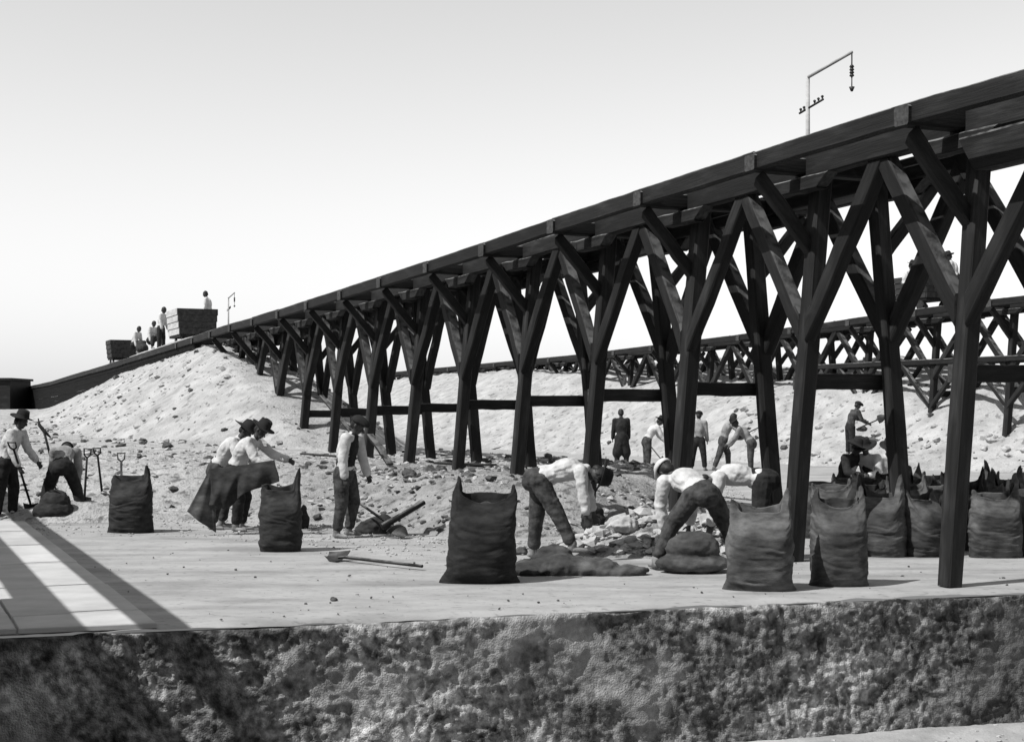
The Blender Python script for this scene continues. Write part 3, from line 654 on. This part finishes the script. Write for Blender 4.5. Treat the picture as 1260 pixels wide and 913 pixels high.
# cloth lumps: limp sacks lying on the ground, a hand-held dark cloth
def limp(name, label, pos, ells, m, yaw=0, wr=.02, vox=.02, cat='sack', seed=0, group=None, wf=(6, 6, 10)):
    B = Blob()
    for (c, ax) in ells: B.ell(c, (Vector((ax[0], 0, 0)), Vector((0, ax[1], 0)), Vector((0, 0, ax[2]))))
    o = link(name, B.fuse(vox, 3, wr, wf, seed), M[m], None, pos, (0, 0, yaw)); return tag(o, label, cat, group)
limp('empty_sack', 'limp empty sack lying in front of the bent man', gp(705, 706), [((-.45, .05, .04), (.32, .3, .10)), ((-.15, .0, .07), (.35, .28, .15)), ((.2, -.05, .05), (.35, .22, .13)), ((.5, -.08, .03), (.34, .16, .07)), ((-.2, .2, .12), (.22, .16, .18))], 'sackl', .0, .022, seed=3)
limp('empty_sack', 'dark crumpled sack held by the bent man over the white rubble', gp(748, 668), [((0, 0, .18), (.26, .16, .16)), ((.22, .05, .36), (.20, .09, .07)), ((.34, .05, .20), (.20, .10, .06)), ((-.2, 0, .30), (.16, .14, .2)), ((-.08, -.05, .06), (.3, .2, .1))], 'sackd', .2, .03, seed=9)
limp('half_filled_sack', 'low half filled sack between the feet of the man in white cap', gp(853, 704), [((0, 0, .10), (.42, .24, .12)), ((0, .02, .26), (.30, .20, .18)), ((.0, .02, .36), (.24, .15, .09))], 'sackl', 0, .014, seed=15)
limp('half_filled_sack', 'squat dark sack under the bent man at the left', gp(66, 641), [((0, 0, .15), (.34, .25, .18)), ((.02, .02, .30), (.24, .2, .20))], 'sackd', 0, .014, seed=16)
limp('dark_lump', 'dark lump of tipped ore behind the crossed shovel', gp(462, 656), [((0, 0, .1), (.22, .16, .14)), ((-.1, 0, .05), (.2, .14, .1)), ((.12, .05, .14), (.12, .12, .11))], 'sackd', 0, .03, cat='ore lump', seed=18)
limp('dark_lump', 'dark lump of ore standing behind the second sack', gp(372, 650), [((0, 0, .12), (.10, .12, .16)), ((.02, 0, .26), (.06, .08, .08))], 'sackd', 0, .02, cat='ore lump', seed=19)

# ------------------------------------------------------------------ people in front
VF = .0135
# man at the left edge with shovel
p, J = person('man in dark hat and white shirt at the left edge leaning on a shovel', gp(8, 640), R(-8), VF, 1.68, lean=14, neck=(.45, 0, 1), face=(1, 0, -.35), hat='felt',
    arms=[((.35, .1, -1), (.6, -.1, -.7)), ((.15, -.12, -1), (.42, .05, -1))], shirt='white', trou='trou', seed=1, sleeves=.9,
    legs=[((.12, .12, -1), (-.08, .03, -1)), ((-.1, -.1, -1), (-.12, -.03, -1))])
w_ = p.matrix_basis @ J['wr'][1]
shovel('shovel in the hands of the man at the left edge', gp(42, 637)+Vector((0, 0, .02)), gp(42, 637)+(pxat(14, 545, 22.6)-gp(42, 637))*1.0, 0, group=None)
# bent man seen from behind
person('man bending over a squat dark sack at the left, light shirt above dark trousers', gp(76, 639), R(100), VF, 1.62, lean=58, neck=(1, 0, .1), face=(.3, 0, -1), hat='cap', hatm='black', shirt='grey', trou='trou',
    legs=[((.12, .38, -1), (-.1, .2, -1)), ((.12, -.38, -1), (-.1, -.2, -1))], arms=[((.3, .1, -1), (.1, -.1, -1)), ((.3, -.1, -1), (.1, .1, -1))], seed=2)
# two men with the dark cloth
person('man in white shirt and wide hat stooping behind the dark cloth, left of his companion', gp(268, 651), R(-6), VF, 1.66, lean=32, neck=(.7, 0, .8), face=(1, -.2, -.7), hat='wide', shirt='white', trou='trou2',
    arms=[((.5, .1, -1), (.8, 0, -.5)), ((.25, -.15, -1), (.35, 0, -1))], legs=[((.25, .1, -1), (-.22, .05, -1)), ((.1, -.1, -1), (-.2, -.02, -1))], seed=4)
person('man in felt hat and pale shirt reaching right to hold the dark cloth', gp(290, 653), R(-14), VF, 1.66, lean=28, neck=(.7, 0, .8), face=(1, -.3, -.5), hat='felt', shirt='white', trou='trou', vest=None,
    arms=[((.8, .1, -.7), (1, 0, -.35)), ((.55, -.2, -1), (.8, .1, -.55))], legs=[((.25, .1, -1), (-.2, .05, -1)), ((.3, -.1, -1), (-.12, -.02, -1))], seed=5)
# the dark cloth: stiff sheet held along its top edge with a flap trailing to the ground
def cloth_sheet():
    n, m = 60, 36; Yb = gp(300, 655).y-.45; pts = []
    A = pxat(257, 577, Yb); Bq = pxat(341, 566, Yb-.1); C = pxat(349, 592, Yb-.05); D = pxat(262, 612, Yb)
    for i in range(n):
        s = i/(n-1); row = []
        top = A.lerp(Bq, s); hgt = (.52-.22*s+.30*math.exp(-((s-.32)/.16)**2)*.5)
        for j in range(m):
            t = j/(m-1); z = -hgt*t
            y = -.10*math.sin(t*2.2)*(1-.3*s)+.05*math.sin(s*13+t*3)*t+.025*math.sin(s*29+t*2)*t
            x = .04*math.sin(t*3+s*5)
            row.append(top+Vector((x, y, z)))
        pts.append(row)
    return np.array([[tuple(p) for p in r] for r in pts])
def thick(P, th=.02):
    Q2 = P.copy(); Q2[..., 1] += th
    n, m = P.shape[:2]; co = np.concatenate([P.reshape(-1, 3), Q2.reshape(-1, 3)]); idx = np.arange(n*m).reshape(n, m)
    q = np.stack([idx[:-1, :-1], idx[1:, :-1], idx[1:, 1:], idx[:-1, 1:]], -1).reshape(-1, 4); q2 = q[:, ::-1]+n*m
    ed = []
    for a, b in ((idx[:, 0][:-1], idx[:, 0][1:]), (idx[:, -1][1:], idx[:, -1][:-1]), (idx[0, 1:], idx[0, :-1]), (idx[-1, :-1], idx[-1, 1:])):
        ed.append(np.stack([a, a+n*m, b+n*m, b], -1))
    return npmesh(co, np.concatenate([q, q2]+ed))
ctr = gp(300, 655); ctr.y -= .4
cl = thing('dark_cloth', 'stiff dark sackcloth held out by the two men, one flap trailing to the ground', 'cloth', ctr)
P = cloth_sheet(); P -= np.array(tuple(ctr)); link('sheet', thick(P), M['sackd'], cl)
n, m = 40, 24; Yb = ctr.y+.02; rows = []
A = pxat(258, 577, Yb); Bq = pxat(262, 612, Yb); Cq = pxat(230, 629, Yb-.25); D = pxat(266, 655, Yb-.10)
for i in range(n):
    t = i/(n-1); L0 = A.lerp(Cq, t); R0 = (A+Vector((.06, 0, 0))).lerp(D, t); r = []
    for j in range(m):
        s = j/(m-1); r.append(L0.lerp(R0, s)+Vector((0, -.07*math.sin(s*3.14)*t+.02*math.sin(s*11)*t, 0)))
    rows.append(r)
P = np.array([[tuple(p-ctr) for p in r] for r in rows]); link('flap', thick(P), M['sackl'], cl)
# standing man
person('man in white shirt and dark vest standing with hanging arms left of the posts', gp(424, 661), R(-22), VF, 1.64, lean=8, neck=(.55, 0, .9), face=(1, 0, -.9), hat='cap', hatm='black', shirt='white', trou='trou2', vest='trou',
    arms=[((.2, .05, -1), (.35, 0, -1)), ((-.08, -.16, -1), (.12, -.02, -1))], legs=[((.2, .08, -1), (-.22, .03, -1)), ((.05, -.08, -1), (-.16, -.03, -1))], seed=7, curl=.9, shoe='leather')
# bent man in the middle, profile to the right
person('man in light shirt bent double in profile beside the big dark sack', gp(664, 688), R(-4), .0115, 1.72, lean=72, neck=(1, 0, -.45), face=(.2, -.2, -1), hat='wide', shirt='white', trou='trou2', vest=None,
    arms=[((.30, .05, -1), (.25, -.05, -1)), ((.12, -.05, -1), (.12, .05, -1))], legs=[((-.10, .05, -1), (-.10, .1, -1)), ((.56, -.08, -1), (.50, -.05, -1))], seed=9, sleeves=.75, curl=1.0)
# man in white cap
person('man in white cap bending with legs spread over a low sack', gp(864, 701), R(97), .0115, 1.72, lean=68, side=20, neck=(.7, .5, .45), face=(.6, 0, -1), hat='cap', hatm='white', shirt='white', trou='trou2',
    legs=[((.28, .66, -1), (-.1, .48, -1)), ((.28, -.6, -1), (-.1, -.46, -1))], arms=[((.2, .1, -1), (0, -.2, -1)), ((.2, -.1, -1), (0, .2, -1))], seed=10, sleeves=.9)
person('man in white shirt bending to the left behind the man in white cap', gp(938, 688), R(172), .0115, 1.70, lean=80, neck=(.9, 0, -.6), face=(.3, 0, -1), hat='felt', shirt='white', trou='trou',
    legs=[((.1, .15, -1), (-.05, .1, -1)), ((-.15, -.15, -1), (-.2, -.1, -1))], arms=[((.3, .1, -1), (.1, 0, -1)), ((.25, -.1, -1), (.1, 0, -1))], seed=12)
# ------------------------------------------------------------------ people behind
VM = .026
def behind(label, px, py, **k):
    pos = gp(px, py); z = HZ(pos.x, pos.y)
    for _ in range(6): pos = gp(px, py, z); z = HZ(pos.x, pos.y)
    pos.z = z-.01; yaw = k.pop('yaw'); return person(label, pos, yaw, VM, **k)
behind('person in long dark coat seen from behind under the far trestle', 765, 577, yaw=R(95), H=1.72, lean=4, hat=None, shirt='trou', trou='trou', coat=True, seed=21)
behind('man in pale shirt stooping with a shovel right of the dark coat', 796, 580, yaw=R(10), H=1.6, lean=30, hat='felt', shirt='white', trou='trou2', arms=[((.5, .1, -1), (.7, 0, -.6)), ((.4, -.1, -1), (.6, 0, -.8))], seed=22)
behind('man in cap and light shirt standing with arms at his sides before the far heap', 859, 579, yaw=R(70), H=1.66, lean=2, hat='cap', shirt='grey', trou='trou', legs=[((.1, .16, -1), (0, .1, -1)), ((0, -.16, -1), (0, -.1, -1))], seed=23)
behind('man in light shirt striding right with outstretched arms before the far heap', 890, 579, yaw=R(0), H=1.68, lean=18, hat=None, shirt='grey', trou='trou2', arms=[((.9, .1, -.6), (1, 0, .1)), ((.7, -.1, -.7), (.9, 0, -.3))], legs=[((.4, .1, -1), (.05, .1, -1)), ((-.35, -.1, -1), (-.4, -.1, -1))], seed=24)
behind('stooping worker in dusty clothes half hidden behind the far post', 924, 584, yaw=R(170), H=1.6, lean=35, hat='felt', shirt='grey', trou='trou2', arms=[((.5, .1, -1), (.7, 0, -.6)), ((.4, -.1, -1), (.6, 0, -.8))], seed=25)
pz = pxat(1047, 560, 47.0); zz0 = HZ(pz.x, pz.y)
# man up on the heap: find where the slope lies at that sight line
def on_slope(px, py, Y0=30, Y1=70):
    Y = Y0
    while Y < Y1:
        q = pxat(px, py, Y)
        if q.z <= HZ(q.x, q.y)+.01: return Vector((q.x, q.y, HZ(q.x, q.y)-.02))
        Y += .15
    return gp(px, py)
person('dark clad man digging high on the far pale heap', on_slope(1046, 560), R(15), VM, 1.68, lean=16, hat='cap', shirt='trou2', trou='trou', arms=[((.6, .1, -.8), (.9, 0, -.2)), ((.4, -.1, -1), (.8, 0, -.4))], seed=26)
seatlegs = [((1, .15, -.05), (.1, .1, -1)), ((1, -.15, -.05), (.1, -.1, -1))]
def seated(label, px, py, Y, yaw, **k):
    q = pxat(px, py, Y); q.z = HZ(q.x, q.y); return person(label, q, yaw, VM, lean=22, legs=seatlegs, arms=[((.5, .2, -1), (.9, -.3, -.1)), ((.5, -.2, -1), (.9, .3, -.1))], **k)
seated('seated man in dark jacket and cap behind the sack crowd, left of a pair', 1038, 596, 24.5, R(-60), H=1.66, hat='felt', shirt='trou', trou='trou', vest=None, seed=27)
seated('seated man in white shirt and broad hat behind the sack crowd, right of a pair', 1071, 596, 24.5, R(-120), H=1.66, hat='wide', shirt='white', trou='grey', seed=28)
seated('man in white mostly hidden by the far post behind the sack crowd', 1092, 596, 25.5, R(-100), H=1.6, hat='felt', shirt='white', trou='white', seed=29)
limp('sack_bundle', 'flat bundle of empty sacks the pair are sitting on behind the sack crowd', Vector((6.05, 24.95, .0)), [((-.3, 0, .16), (.5, .35, .24)), ((.25, 0, .16), (.55, .35, .24)), ((0, .05, .28), (.6, .3, .12))], 'sackl', 0, .02, vox=.03, cat='sack bundle', seed=71)
def on_deck(px, v, dz=0, Tf=T1, sc=1):
    # deck point at a column of the photograph
    Y = FPX*v/(CS*(px+150)); u = (Y-v*SN)/CS; return uv(u, v, Tf(u)+dz)
person('man in white shirt standing on the ramp before the cart', on_deck(198, 10.2, .1), R(-15), VM, 1.68, lean=3, hat=None, shirt='white', trou='trou', legs=[((.05, .12, -1), (0, .06, -1)), ((0, -.12, -1), (0, -.06, -1))], seed=41)
person('man in white standing behind the big cart on the ramp', on_deck(257, 12.0, .75), R(180), VM, 1.68, lean=3, hat=None, shirt='white', trou='trou', seed=42)
person('man in white crouching on the ramp beside the small cart', on_deck(165, 10.0, .3), R(-20), VM, 1.66, lean=14, hat=None, shirt='white', trou='trou', legs=[((1, .2, .3), (-.2, .1, -1)), ((1, -.2, .3), (-.2, -.1, -1))], seed=43)
person('man in white crouching on the ramp just left of the standing man', on_deck(185, 10.1, .3), R(-30), VM, 1.6, lean=10, hat=None, shirt='white', trou='trou', legs=[((1, .2, .3), (-.2, .1, -1)), ((1, -.2, .3), (-.2, -.1, -1))], seed=44)

# ------------------------------------------------------------------ carts
def cart(label, pos, L, Wd, Hh, slope, endm='cart', group='ore carts'):
    root = thing('ore_cart', label, 'cart', pos, 0, group); root.rotation_euler = (0, 0, math.atan2(CS, -SN)); root.rotation_euler[1] = slope
    zb = .42; nb = 4
    for s in (-1, 1):
        for k in range(nb):
            h = Hh/nb; z = zb+h*(k+.5); y = s*(Wd/2*(.86+.14*(k+.5)/nb))
            V = [(x, y+dy, z+dz) for x in (-L/2, L/2) for dy in (-.02, .02) for dz in (-h*.48, h*.48)]
            link('side_board', mesh(V, [(0, 1, 3, 2), (4, 6, 7, 5), (0, 4, 5, 1), (2, 3, 7, 6), (0, 2, 6, 4), (1, 5, 7, 3)]), (M[endm] if s > 0 else M['cart']), root)
            V = [(s*(L/2+dx), yy, z+dz) for dx in (.002, .042) for yy in (-abs(y), abs(y)) for dz in (-h*.48, h*.48)]
            link('end_board', mesh(V, [(0, 1, 3, 2), (4, 6, 7, 5), (0, 4, 5, 1), (2, 3, 7, 6), (0, 2, 6, 4), (1, 5, 7, 3)]), M['cart'], root)
    V = [(x, y, z) for x in (-L/2, L/2) for y in (-Wd/2*.85, Wd/2*.85) for z in (.34, .42)]
    link('chassis', mesh(V, [(0, 1, 3, 2), (4, 6, 7, 5), (0, 4, 5, 1), (2, 3, 7, 6), (0, 2, 6, 4), (1, 5, 7, 3)]), M['wood'], root)
    for sx in (-1, 1):
        for sy in (-1, 1):
            V, F = lathe([(0, -.03), (.16, -.03), (.17, -.02), (.17, .03), (0, .03)], 16); V = [Vector((v.x+sx*L*.3, v.z+sy*.465, v.y+.18)) for v in V]
            link('wheel', mesh(V, F), M['iron'], root)
    # load heaped inside
    a = np.linspace(-1, 1, 16); X, Y = np.meshgrid(a, a, indexing='ij'); Zl = zb+Hh*.9+.1*(1-X**2)*(1-Y**2)+.03*fbm(X*4, Y*4, 0, 3, 5)
    link('load', gridmesh(np.stack([X*L*.48, Y*Wd*.46, Zl], -1)), M['pile'], root)
    return root
sl = math.atan2(.03, 1)
cart('big boxy ore cart with one side coloured as sunlit on the ramp', on_deck(236, 10.75, .10), 2.1, 1.5, .95, 0, 'cartlit')
cart('small dark ore cart lower on the ramp', on_deck(150, 10.75, .10), 1.5, 1.3, .85, 0, 'cart')
limp('dark_lump', 'dark bundle lying between the crouching men on the ramp', on_deck(175, 10.1, .35), [((0, 0, .1), (.6, .25, .2)), ((.25, 0, .25), (.35, .2, .2))], 'sackd', R(110), .02, vox=.04, cat='bundle', seed=50)
# far trestle: carts and workers
cart('ore cart on the far trestle behind the right posts', on_deck(1135, 31.8, .1, T2), 1.5, 1.1, .75, 0)
person('dark figure standing on the far trestle between the right posts', on_deck(1113, 31.2, .0, T2), R(-20), VM, 1.7, lean=12, hat='felt', shirt='white', trou='trou', arms=[((.8, .1, -.6), (1, 0, .1)), ((.6, -.1, -.8), (.9, 0, -.3))], seed=51)
person('worker in white on the far trestle cart by the nearest post', on_deck(1176, 31.8, .1, T2), R(160), VM, 1.7, lean=10, hat='felt', shirt='white', trou='trou', seed=52)
person('worker bending on the far trestle at the right edge', on_deck(1215, 31.4, .1, T2), R(170), VM, 1.7, lean=30, hat='felt', shirt='grey', trou='trou', seed=53)
# dark low building at the far left
bl = pxat(12, 504, 95); bl.z = 1.3
sh2 = thing('low_building', 'low flat black building at the far left edge', 'building', bl)
V = [(x, y, z) for x in (-9, .72) for y in (-2, 2) for z in (0, 2.35)]; link('wall', mesh(V, [(0, 1, 3, 2), (4, 6, 7, 5), (0, 4, 5, 1), (2, 3, 7, 6), (0, 2, 6, 4)]), M['wood'], sh2)
V = [(x, y, z) for x in (-9.2, .85) for y in (-2.15, 2.15) for z in (2.355, 2.5)]; link('roof', mesh(V, [(0, 1, 3, 2), (4, 6, 7, 5), (0, 4, 5, 1), (2, 3, 7, 6), (0, 2, 6, 4), (1, 5, 7, 3)]), M['wood'], sh2)

# ------------------------------------------------------------------ wire poles on the deck
def pole(label, px, topy, armlen, s=1.0):
    v = 12.0; b = on_deck(px, v, -.1); Y = b.y; top = pxat(px, topy, Y)
    root = thing('wire_pole', label, 'pole', b, 0, 'bracket poles on the trestle deck'); H = top.z-b.z
    V = []; F = []; tube(V, F, [(0, 0, 0), (0, 0, H)], [.036, .028], 10); link('post', mesh(V, F, True), M['pale'], root)
    d = Vector((SN, -CS, 0)); e = Vector((0, 0, H))+d*armlen+Vector((0, 0, .10))
    V = []; F = []; tube(V, F, [(0, 0, H-.03), e], .024, 8); link('arm', mesh(V, F, True), M['pale'], root)
    V = []; F = []; tube(V, F, [e, e-Vector((0, 0, .35))], .010, 6)
    for k in range(4): V2, F2 = lathe([(0, .03), (.02, .025), (.034, 0), (.02, -.012), (0, -.012)], 12); bb = len(V); V += [v_+e-Vector((0, 0, .20+.04*k)) for v_ in V2]; F += [tuple(i+bb for i in f) for f in F2]
    tube(V, F, [e-Vector((0, 0, .35)), e-Vector((0, 0, .50))], .008, 6); tube(V, F, [e-Vector((0, 0, .53)), e-Vector((0, 0, .47))], [.015, .04], 8)
    link('hanging_insulator', mesh(V, F, True), M['iron'], root)
    V = []; F = []; c = Vector((0, 0, H-.47)); tube(V, F, [c-d*.20-Vector((0, 0, .03)), c+d*.36+Vector((0, 0, .06))], .016, 8)
    link('cross_arm', mesh(V, F, True), M['iron'], root)
    for t in (-.17, -.09, .16, .25, .34):
        V, F = lathe([(0, 0), (.010, 0), (.011, .03), (.022, .045), (.018, .06), (0, .07)], 10); q = c+d*t+Vector((0, 0, .16*t)); link('insulator', mesh([v_+q for v_ in V], F, True), M['iron'], root)
    return root
pole('pale pole with bracket arm and hanging insulators above the deck at right', 994, 93, 1.0)
pole('faint thin bracket pole beside the big cart on the ramp', 281, 366, 1.0)

# ------------------------------------------------------------------ tools
gt = 'shovels lying and standing among the workers'
shovel('shovel with D grip stuck upright, left of a pair near the leftmost standing sack', gp(103, 632)+Vector((0, 0, -.0)), pxat(108, 552, 24.5), 0, group=gt)
shovel('shovel with D grip stuck upright, right of a pair near the leftmost standing sack', gp(128, 628), pxat(119, 552, 24.6), 0, group=gt)
shovel('shovel standing behind the leftmost standing sack', gp(150, 640), pxat(149, 558, 23.8), 0, group=gt)
b_ = gp(408, 690); shovel('shovel lying flat on the platform in front of the standing man', gp(403, 689)+Vector((0, 0, .05)), gp(520, 702)+Vector((0, 0, .04)), R(25), group=gt, D=False)
q = gp(500, 662); shovel('shovel lying askew on the slope edge beside the dark ore lump', gp(500, 663)+Vector((0, 0, .05)), pxat(442, 618, 20.6), R(160), group=gt, D=False)
V = []; F = []; tube(V, F, [(0, 0, 0), tuple(pxat(522, 618, 20.3)-pxat(470, 648, 19.9))], [.05, .035]); o = link('wooden_post', mesh(V, F, True), M['wood'], None, pxat(470, 648, 19.9)); tag(o, 'short dark pole leaning on the ore lump beside the shovel', 'pole')
for (lab, a, b) in [('shovel held by the stooping man under the far trestle', (818, 571, 44.0), (797, 545, 45)), ('shovel held out by the striding man before the far heap', (905, 540, 45), (935, 525, 45.3)), ('shovel of the man digging on the far heap', (1090, 512, 43), (1060, 525, 43.6)),]:
    shovel(lab, pxat(*a), pxat(*b)+(pxat(*b)-pxat(*a))*.15, R(90), group='shovels of the far workers', D=False)

# pickaxe leaning on the slope at the left
pk = thing('pickaxe', 'dark pickaxe standing on the slope behind the bent man at left', 'pickaxe', pxat(66, 560, 25.5))
V = []; F = []; tube(V, F, [(0, 0, -.25), tuple(pxat(54, 530, 25.5)-pxat(66, 560, 25.5))], .022); link('handle', mesh(V, F, True), M['wood'], pk)
V = []; F = []; h0 = pxat(54, 530, 25.5)-pxat(66, 560, 25.5); tube(V, F, [h0+Vector((-.10, 0, .22)), h0+Vector((-.08, 0, .1)), h0, h0+Vector((.12, 0, -.12))], [.012, .03, .035, .014]); link('head', mesh(V, F, True), M['iron'], pk)

# ------------------------------------------------------------------ rocks and clods
ICO = None
def ico():
    t = (1+5**.5)/2
    V = np.array([(-1, t, 0), (1, t, 0), (-1, -t, 0), (1, -t, 0), (0, -1, t), (0, 1, t), (0, -1, -t), (0, 1, -t), (t, 0, -1), (t, 0, 1), (-t, 0, -1), (-t, 0, 1)], float)/math.hypot(1, t)
    F = np.array([(0, 11, 5), (0, 5, 1), (0, 1, 7), (0, 7, 10), (0, 10, 11), (1, 5, 9), (5, 11, 4), (11, 10, 2), (10, 7, 6), (7, 1, 8), (3, 9, 4), (3, 4, 2), (3, 2, 6), (3, 6, 8), (3, 8, 9), (4, 9, 5), (2, 4, 11), (6, 2, 10), (8, 6, 7), (9, 8, 1)])
    return V, F
IV, IF = ico(); nr = np.random.RandomState(5)
def clods(name, label, pts, sizes, m):
    n = len(pts); V = IV[None]*(1+nr.uniform(-.42, .42, (n, 12, 1)))
    a = nr.uniform(0, 6.28, n); c, s = np.cos(a)[:, None], np.sin(a)[:, None]; st = nr.uniform(.6, 1.5, (n, 1))
    x = V[..., 0]*st; y = V[..., 1]; z = V[..., 2]*.62
    X = (x*c-y*s)*sizes[:, None]; Y = (x*s+y*c)*sizes[:, None]; Z = z*sizes[:, None]
    co = np.stack([X, Y, Z], -1)+pts[:, None, :]
    F = IF[None]+12*np.arange(n)[:, None, None]
    o = link(name, npmesh(co.reshape(-1, 3), F.reshape(-1, 3), False), M[m], kind='stuff'); o['label'] = label; o['category'] = 'rubble'
def scatter(n, x0, x1, y0, y1, smin, smax, dens=None, sink=.25):
    X = nr.uniform(x0, x1, n); Y = nr.uniform(y0, y1, n); h = HT(X, Y)
    k = h > .04
    if dens is not None: k &= dens(X, Y) > nr.uniform(0, 1, n)
    X, Y, h = X[k], Y[k], h[k]; s = smin*(smax/smin)**(nr.uniform(0, 1, len(X))**2.2)
    return np.stack([X, Y, h+s*sink], -1), s
dn = lambda X, Y: np.clip(.5+1.3*fbm(X*.8, Y*.8, 0, 3, 120), 0, 1)*(1-.65*sst(-X, 3, 6)*(Y < 33))
P_, s_ = scatter(12000, -12, 6, 17, 33, .008, .075, dn); clods('rubble', 'pale loose rubble on the slope under the trestle', P_, s_, 'clod')
P_, s_ = scatter(6000, -12, 6, 17, 33, .010, .09, dn); clods('dark_rubble', 'dark broken lumps scattered on the slope under the trestle', P_, s_, 'dclod')
P_, s_ = scatter(7000, -30, 4, 31, 60, .02, .12, dn); clods('rubble', 'pale clods on the big spoil heap', P_, s_, 'clod')
P_, s_ = scatter(1500, -30, 4, 30, 60, .03, .14, dn); clods('dark_rubble', 'dark clods on the big spoil heap', P_, s_, 'dclod')
P_, s_ = scatter(5000, 8, 36, 28, 70, .03, .18, dn); clods('rubble', 'pale clods on the far nitrate heap', P_, s_, 'clod')
P_, s_ = scatter(1500, 8, 36, 28, 70, .03, .2, dn); clods('dark_rubble', 'dark clods on the far nitrate heap', P_, s_, 'dclod')
P_, s_ = scatter(350, -5, 4, 17, 31, .04, .13, dn); clods('dark_rubble', 'larger dark broken lumps on the bank behind the standing man', P_, s_, 'dclod')
P_, s_ = scatter(1600, .6, 3.4, 17.2, 20.5, .03, .14); clods('rubble', 'white broken caliche around the bent men', P_, s_, 'clod')
# pebbles on the flat platform
X = nr.uniform(-5, 7, 420); Y = edgeY(X)+.15+nr.uniform(0, 1, 420)**1.4*9; s = .003+.014*nr.uniform(0, 1, 420)**3; clods('pebbles', 'small pebbles strewn on the flat platform', np.stack([X, Y, 0*X+.008], -1), s, 'dclod')
X = nr.uniform(-3, 9, 900); t_ = nr.uniform(0.1, 1.6, 900); Y = edgeY(X)-t_; s = nr.uniform(.006, .05, 900)**1.0*.6; clods('pebbles', 'small stones on the lower ground at the wall foot', np.stack([X, Y, 0*X+ZL+.01], -1), s, 'clod')
X = nr.uniform(-9, 7, 5200); Y = np.interp(X, *YF)-nr.uniform(0, 1, 5200)**1.7*3.2; k_ = Y > edgeY(X)+.3; X, Y = X[k_], Y[k_]; s = .004+.022*nr.uniform(0, 1, len(X))**4
clods('spilled_grit', 'pale spilled nitrate grit along the inner side of the platform', np.stack([X, Y, 0*X+.008], -1), s, 'clod')
# single stones that can be told apart
gq = 'single stones on the platform'
for i, (px, py, r, lab) in enumerate([(410, 739, .035, 'small dark stone near the front edge of the platform, left of centre'), (503, 633, .12, 'dark slab like stone on the slope right of the leaning pole'), (543, 625, .10, 'dark stone on the slope left of the big dark sack'), (640, 682, .09, 'dark stone at the heel of the bent man'),
        (785, 655, .16, 'pale block of caliche right of the bent man'), (770, 680, .15, 'pale block of caliche in front of the dark crumpled sack'), (800, 672, .13, 'pale caliche block left of the man in white cap'), (757, 676, .12, 'white lump beside the crumpled sack')]):
    q = gp(px, py); q.z = HZ(q.x, q.y); n = 18
    B = Blob(); rr = random.Random(i)
    for k in range(4): B.ell(Vector((rr.uniform(-.4, .4)*r, rr.uniform(-.4, .4)*r, rr.uniform(.1, .5)*r)), (Vector((r*rr.uniform(.7, 1.1), 0, 0)), Vector((0, r*rr.uniform(.6, 1), 0)), Vector((0, 0, r*rr.uniform(.4, .8)))), 6, 4)
    o = link('stone', B.fuse(max(r*.12, .008), 0, r*.12, (12, 12, 12), i), M['dclod'] if 'dark' in lab[:11] else M['clod'], None, q); tag(o, lab, 'stone', gq)
# loose boards in the shade of the trestle
brd = [((395, 487, 36), (455, 500, 34.5), 'loose board hanging askew between the far left posts'), ((372, 530, 31.5), (440, 552, 30.5), 'loose board lying on rubble behind the standing man'), ((455, 535, 27.8), (480, 552, 27.2), 'thin board sloping down behind the second post from the standing man'), ((535, 563, 27.8), (610, 567, 27.6), 'old board lying on the rubble behind the middle posts')]
for a, b, lab in brd:
    A, Bq = pxat(*a), pxat(*b); A.z = max(A.z, HZ(A.x, A.y)+.03); Bq.z = max(Bq.z, HZ(Bq.x, Bq.y)+.03); A.z = HZ(A.x, A.y)+.06 if 'lying' in lab else A.z; Bq.z = HZ(Bq.x, Bq.y)+.05
    o = timber('loose_board', A, Bq, .14, .04, None); tag(o, lab, 'board', 'loose boards under the trestle')
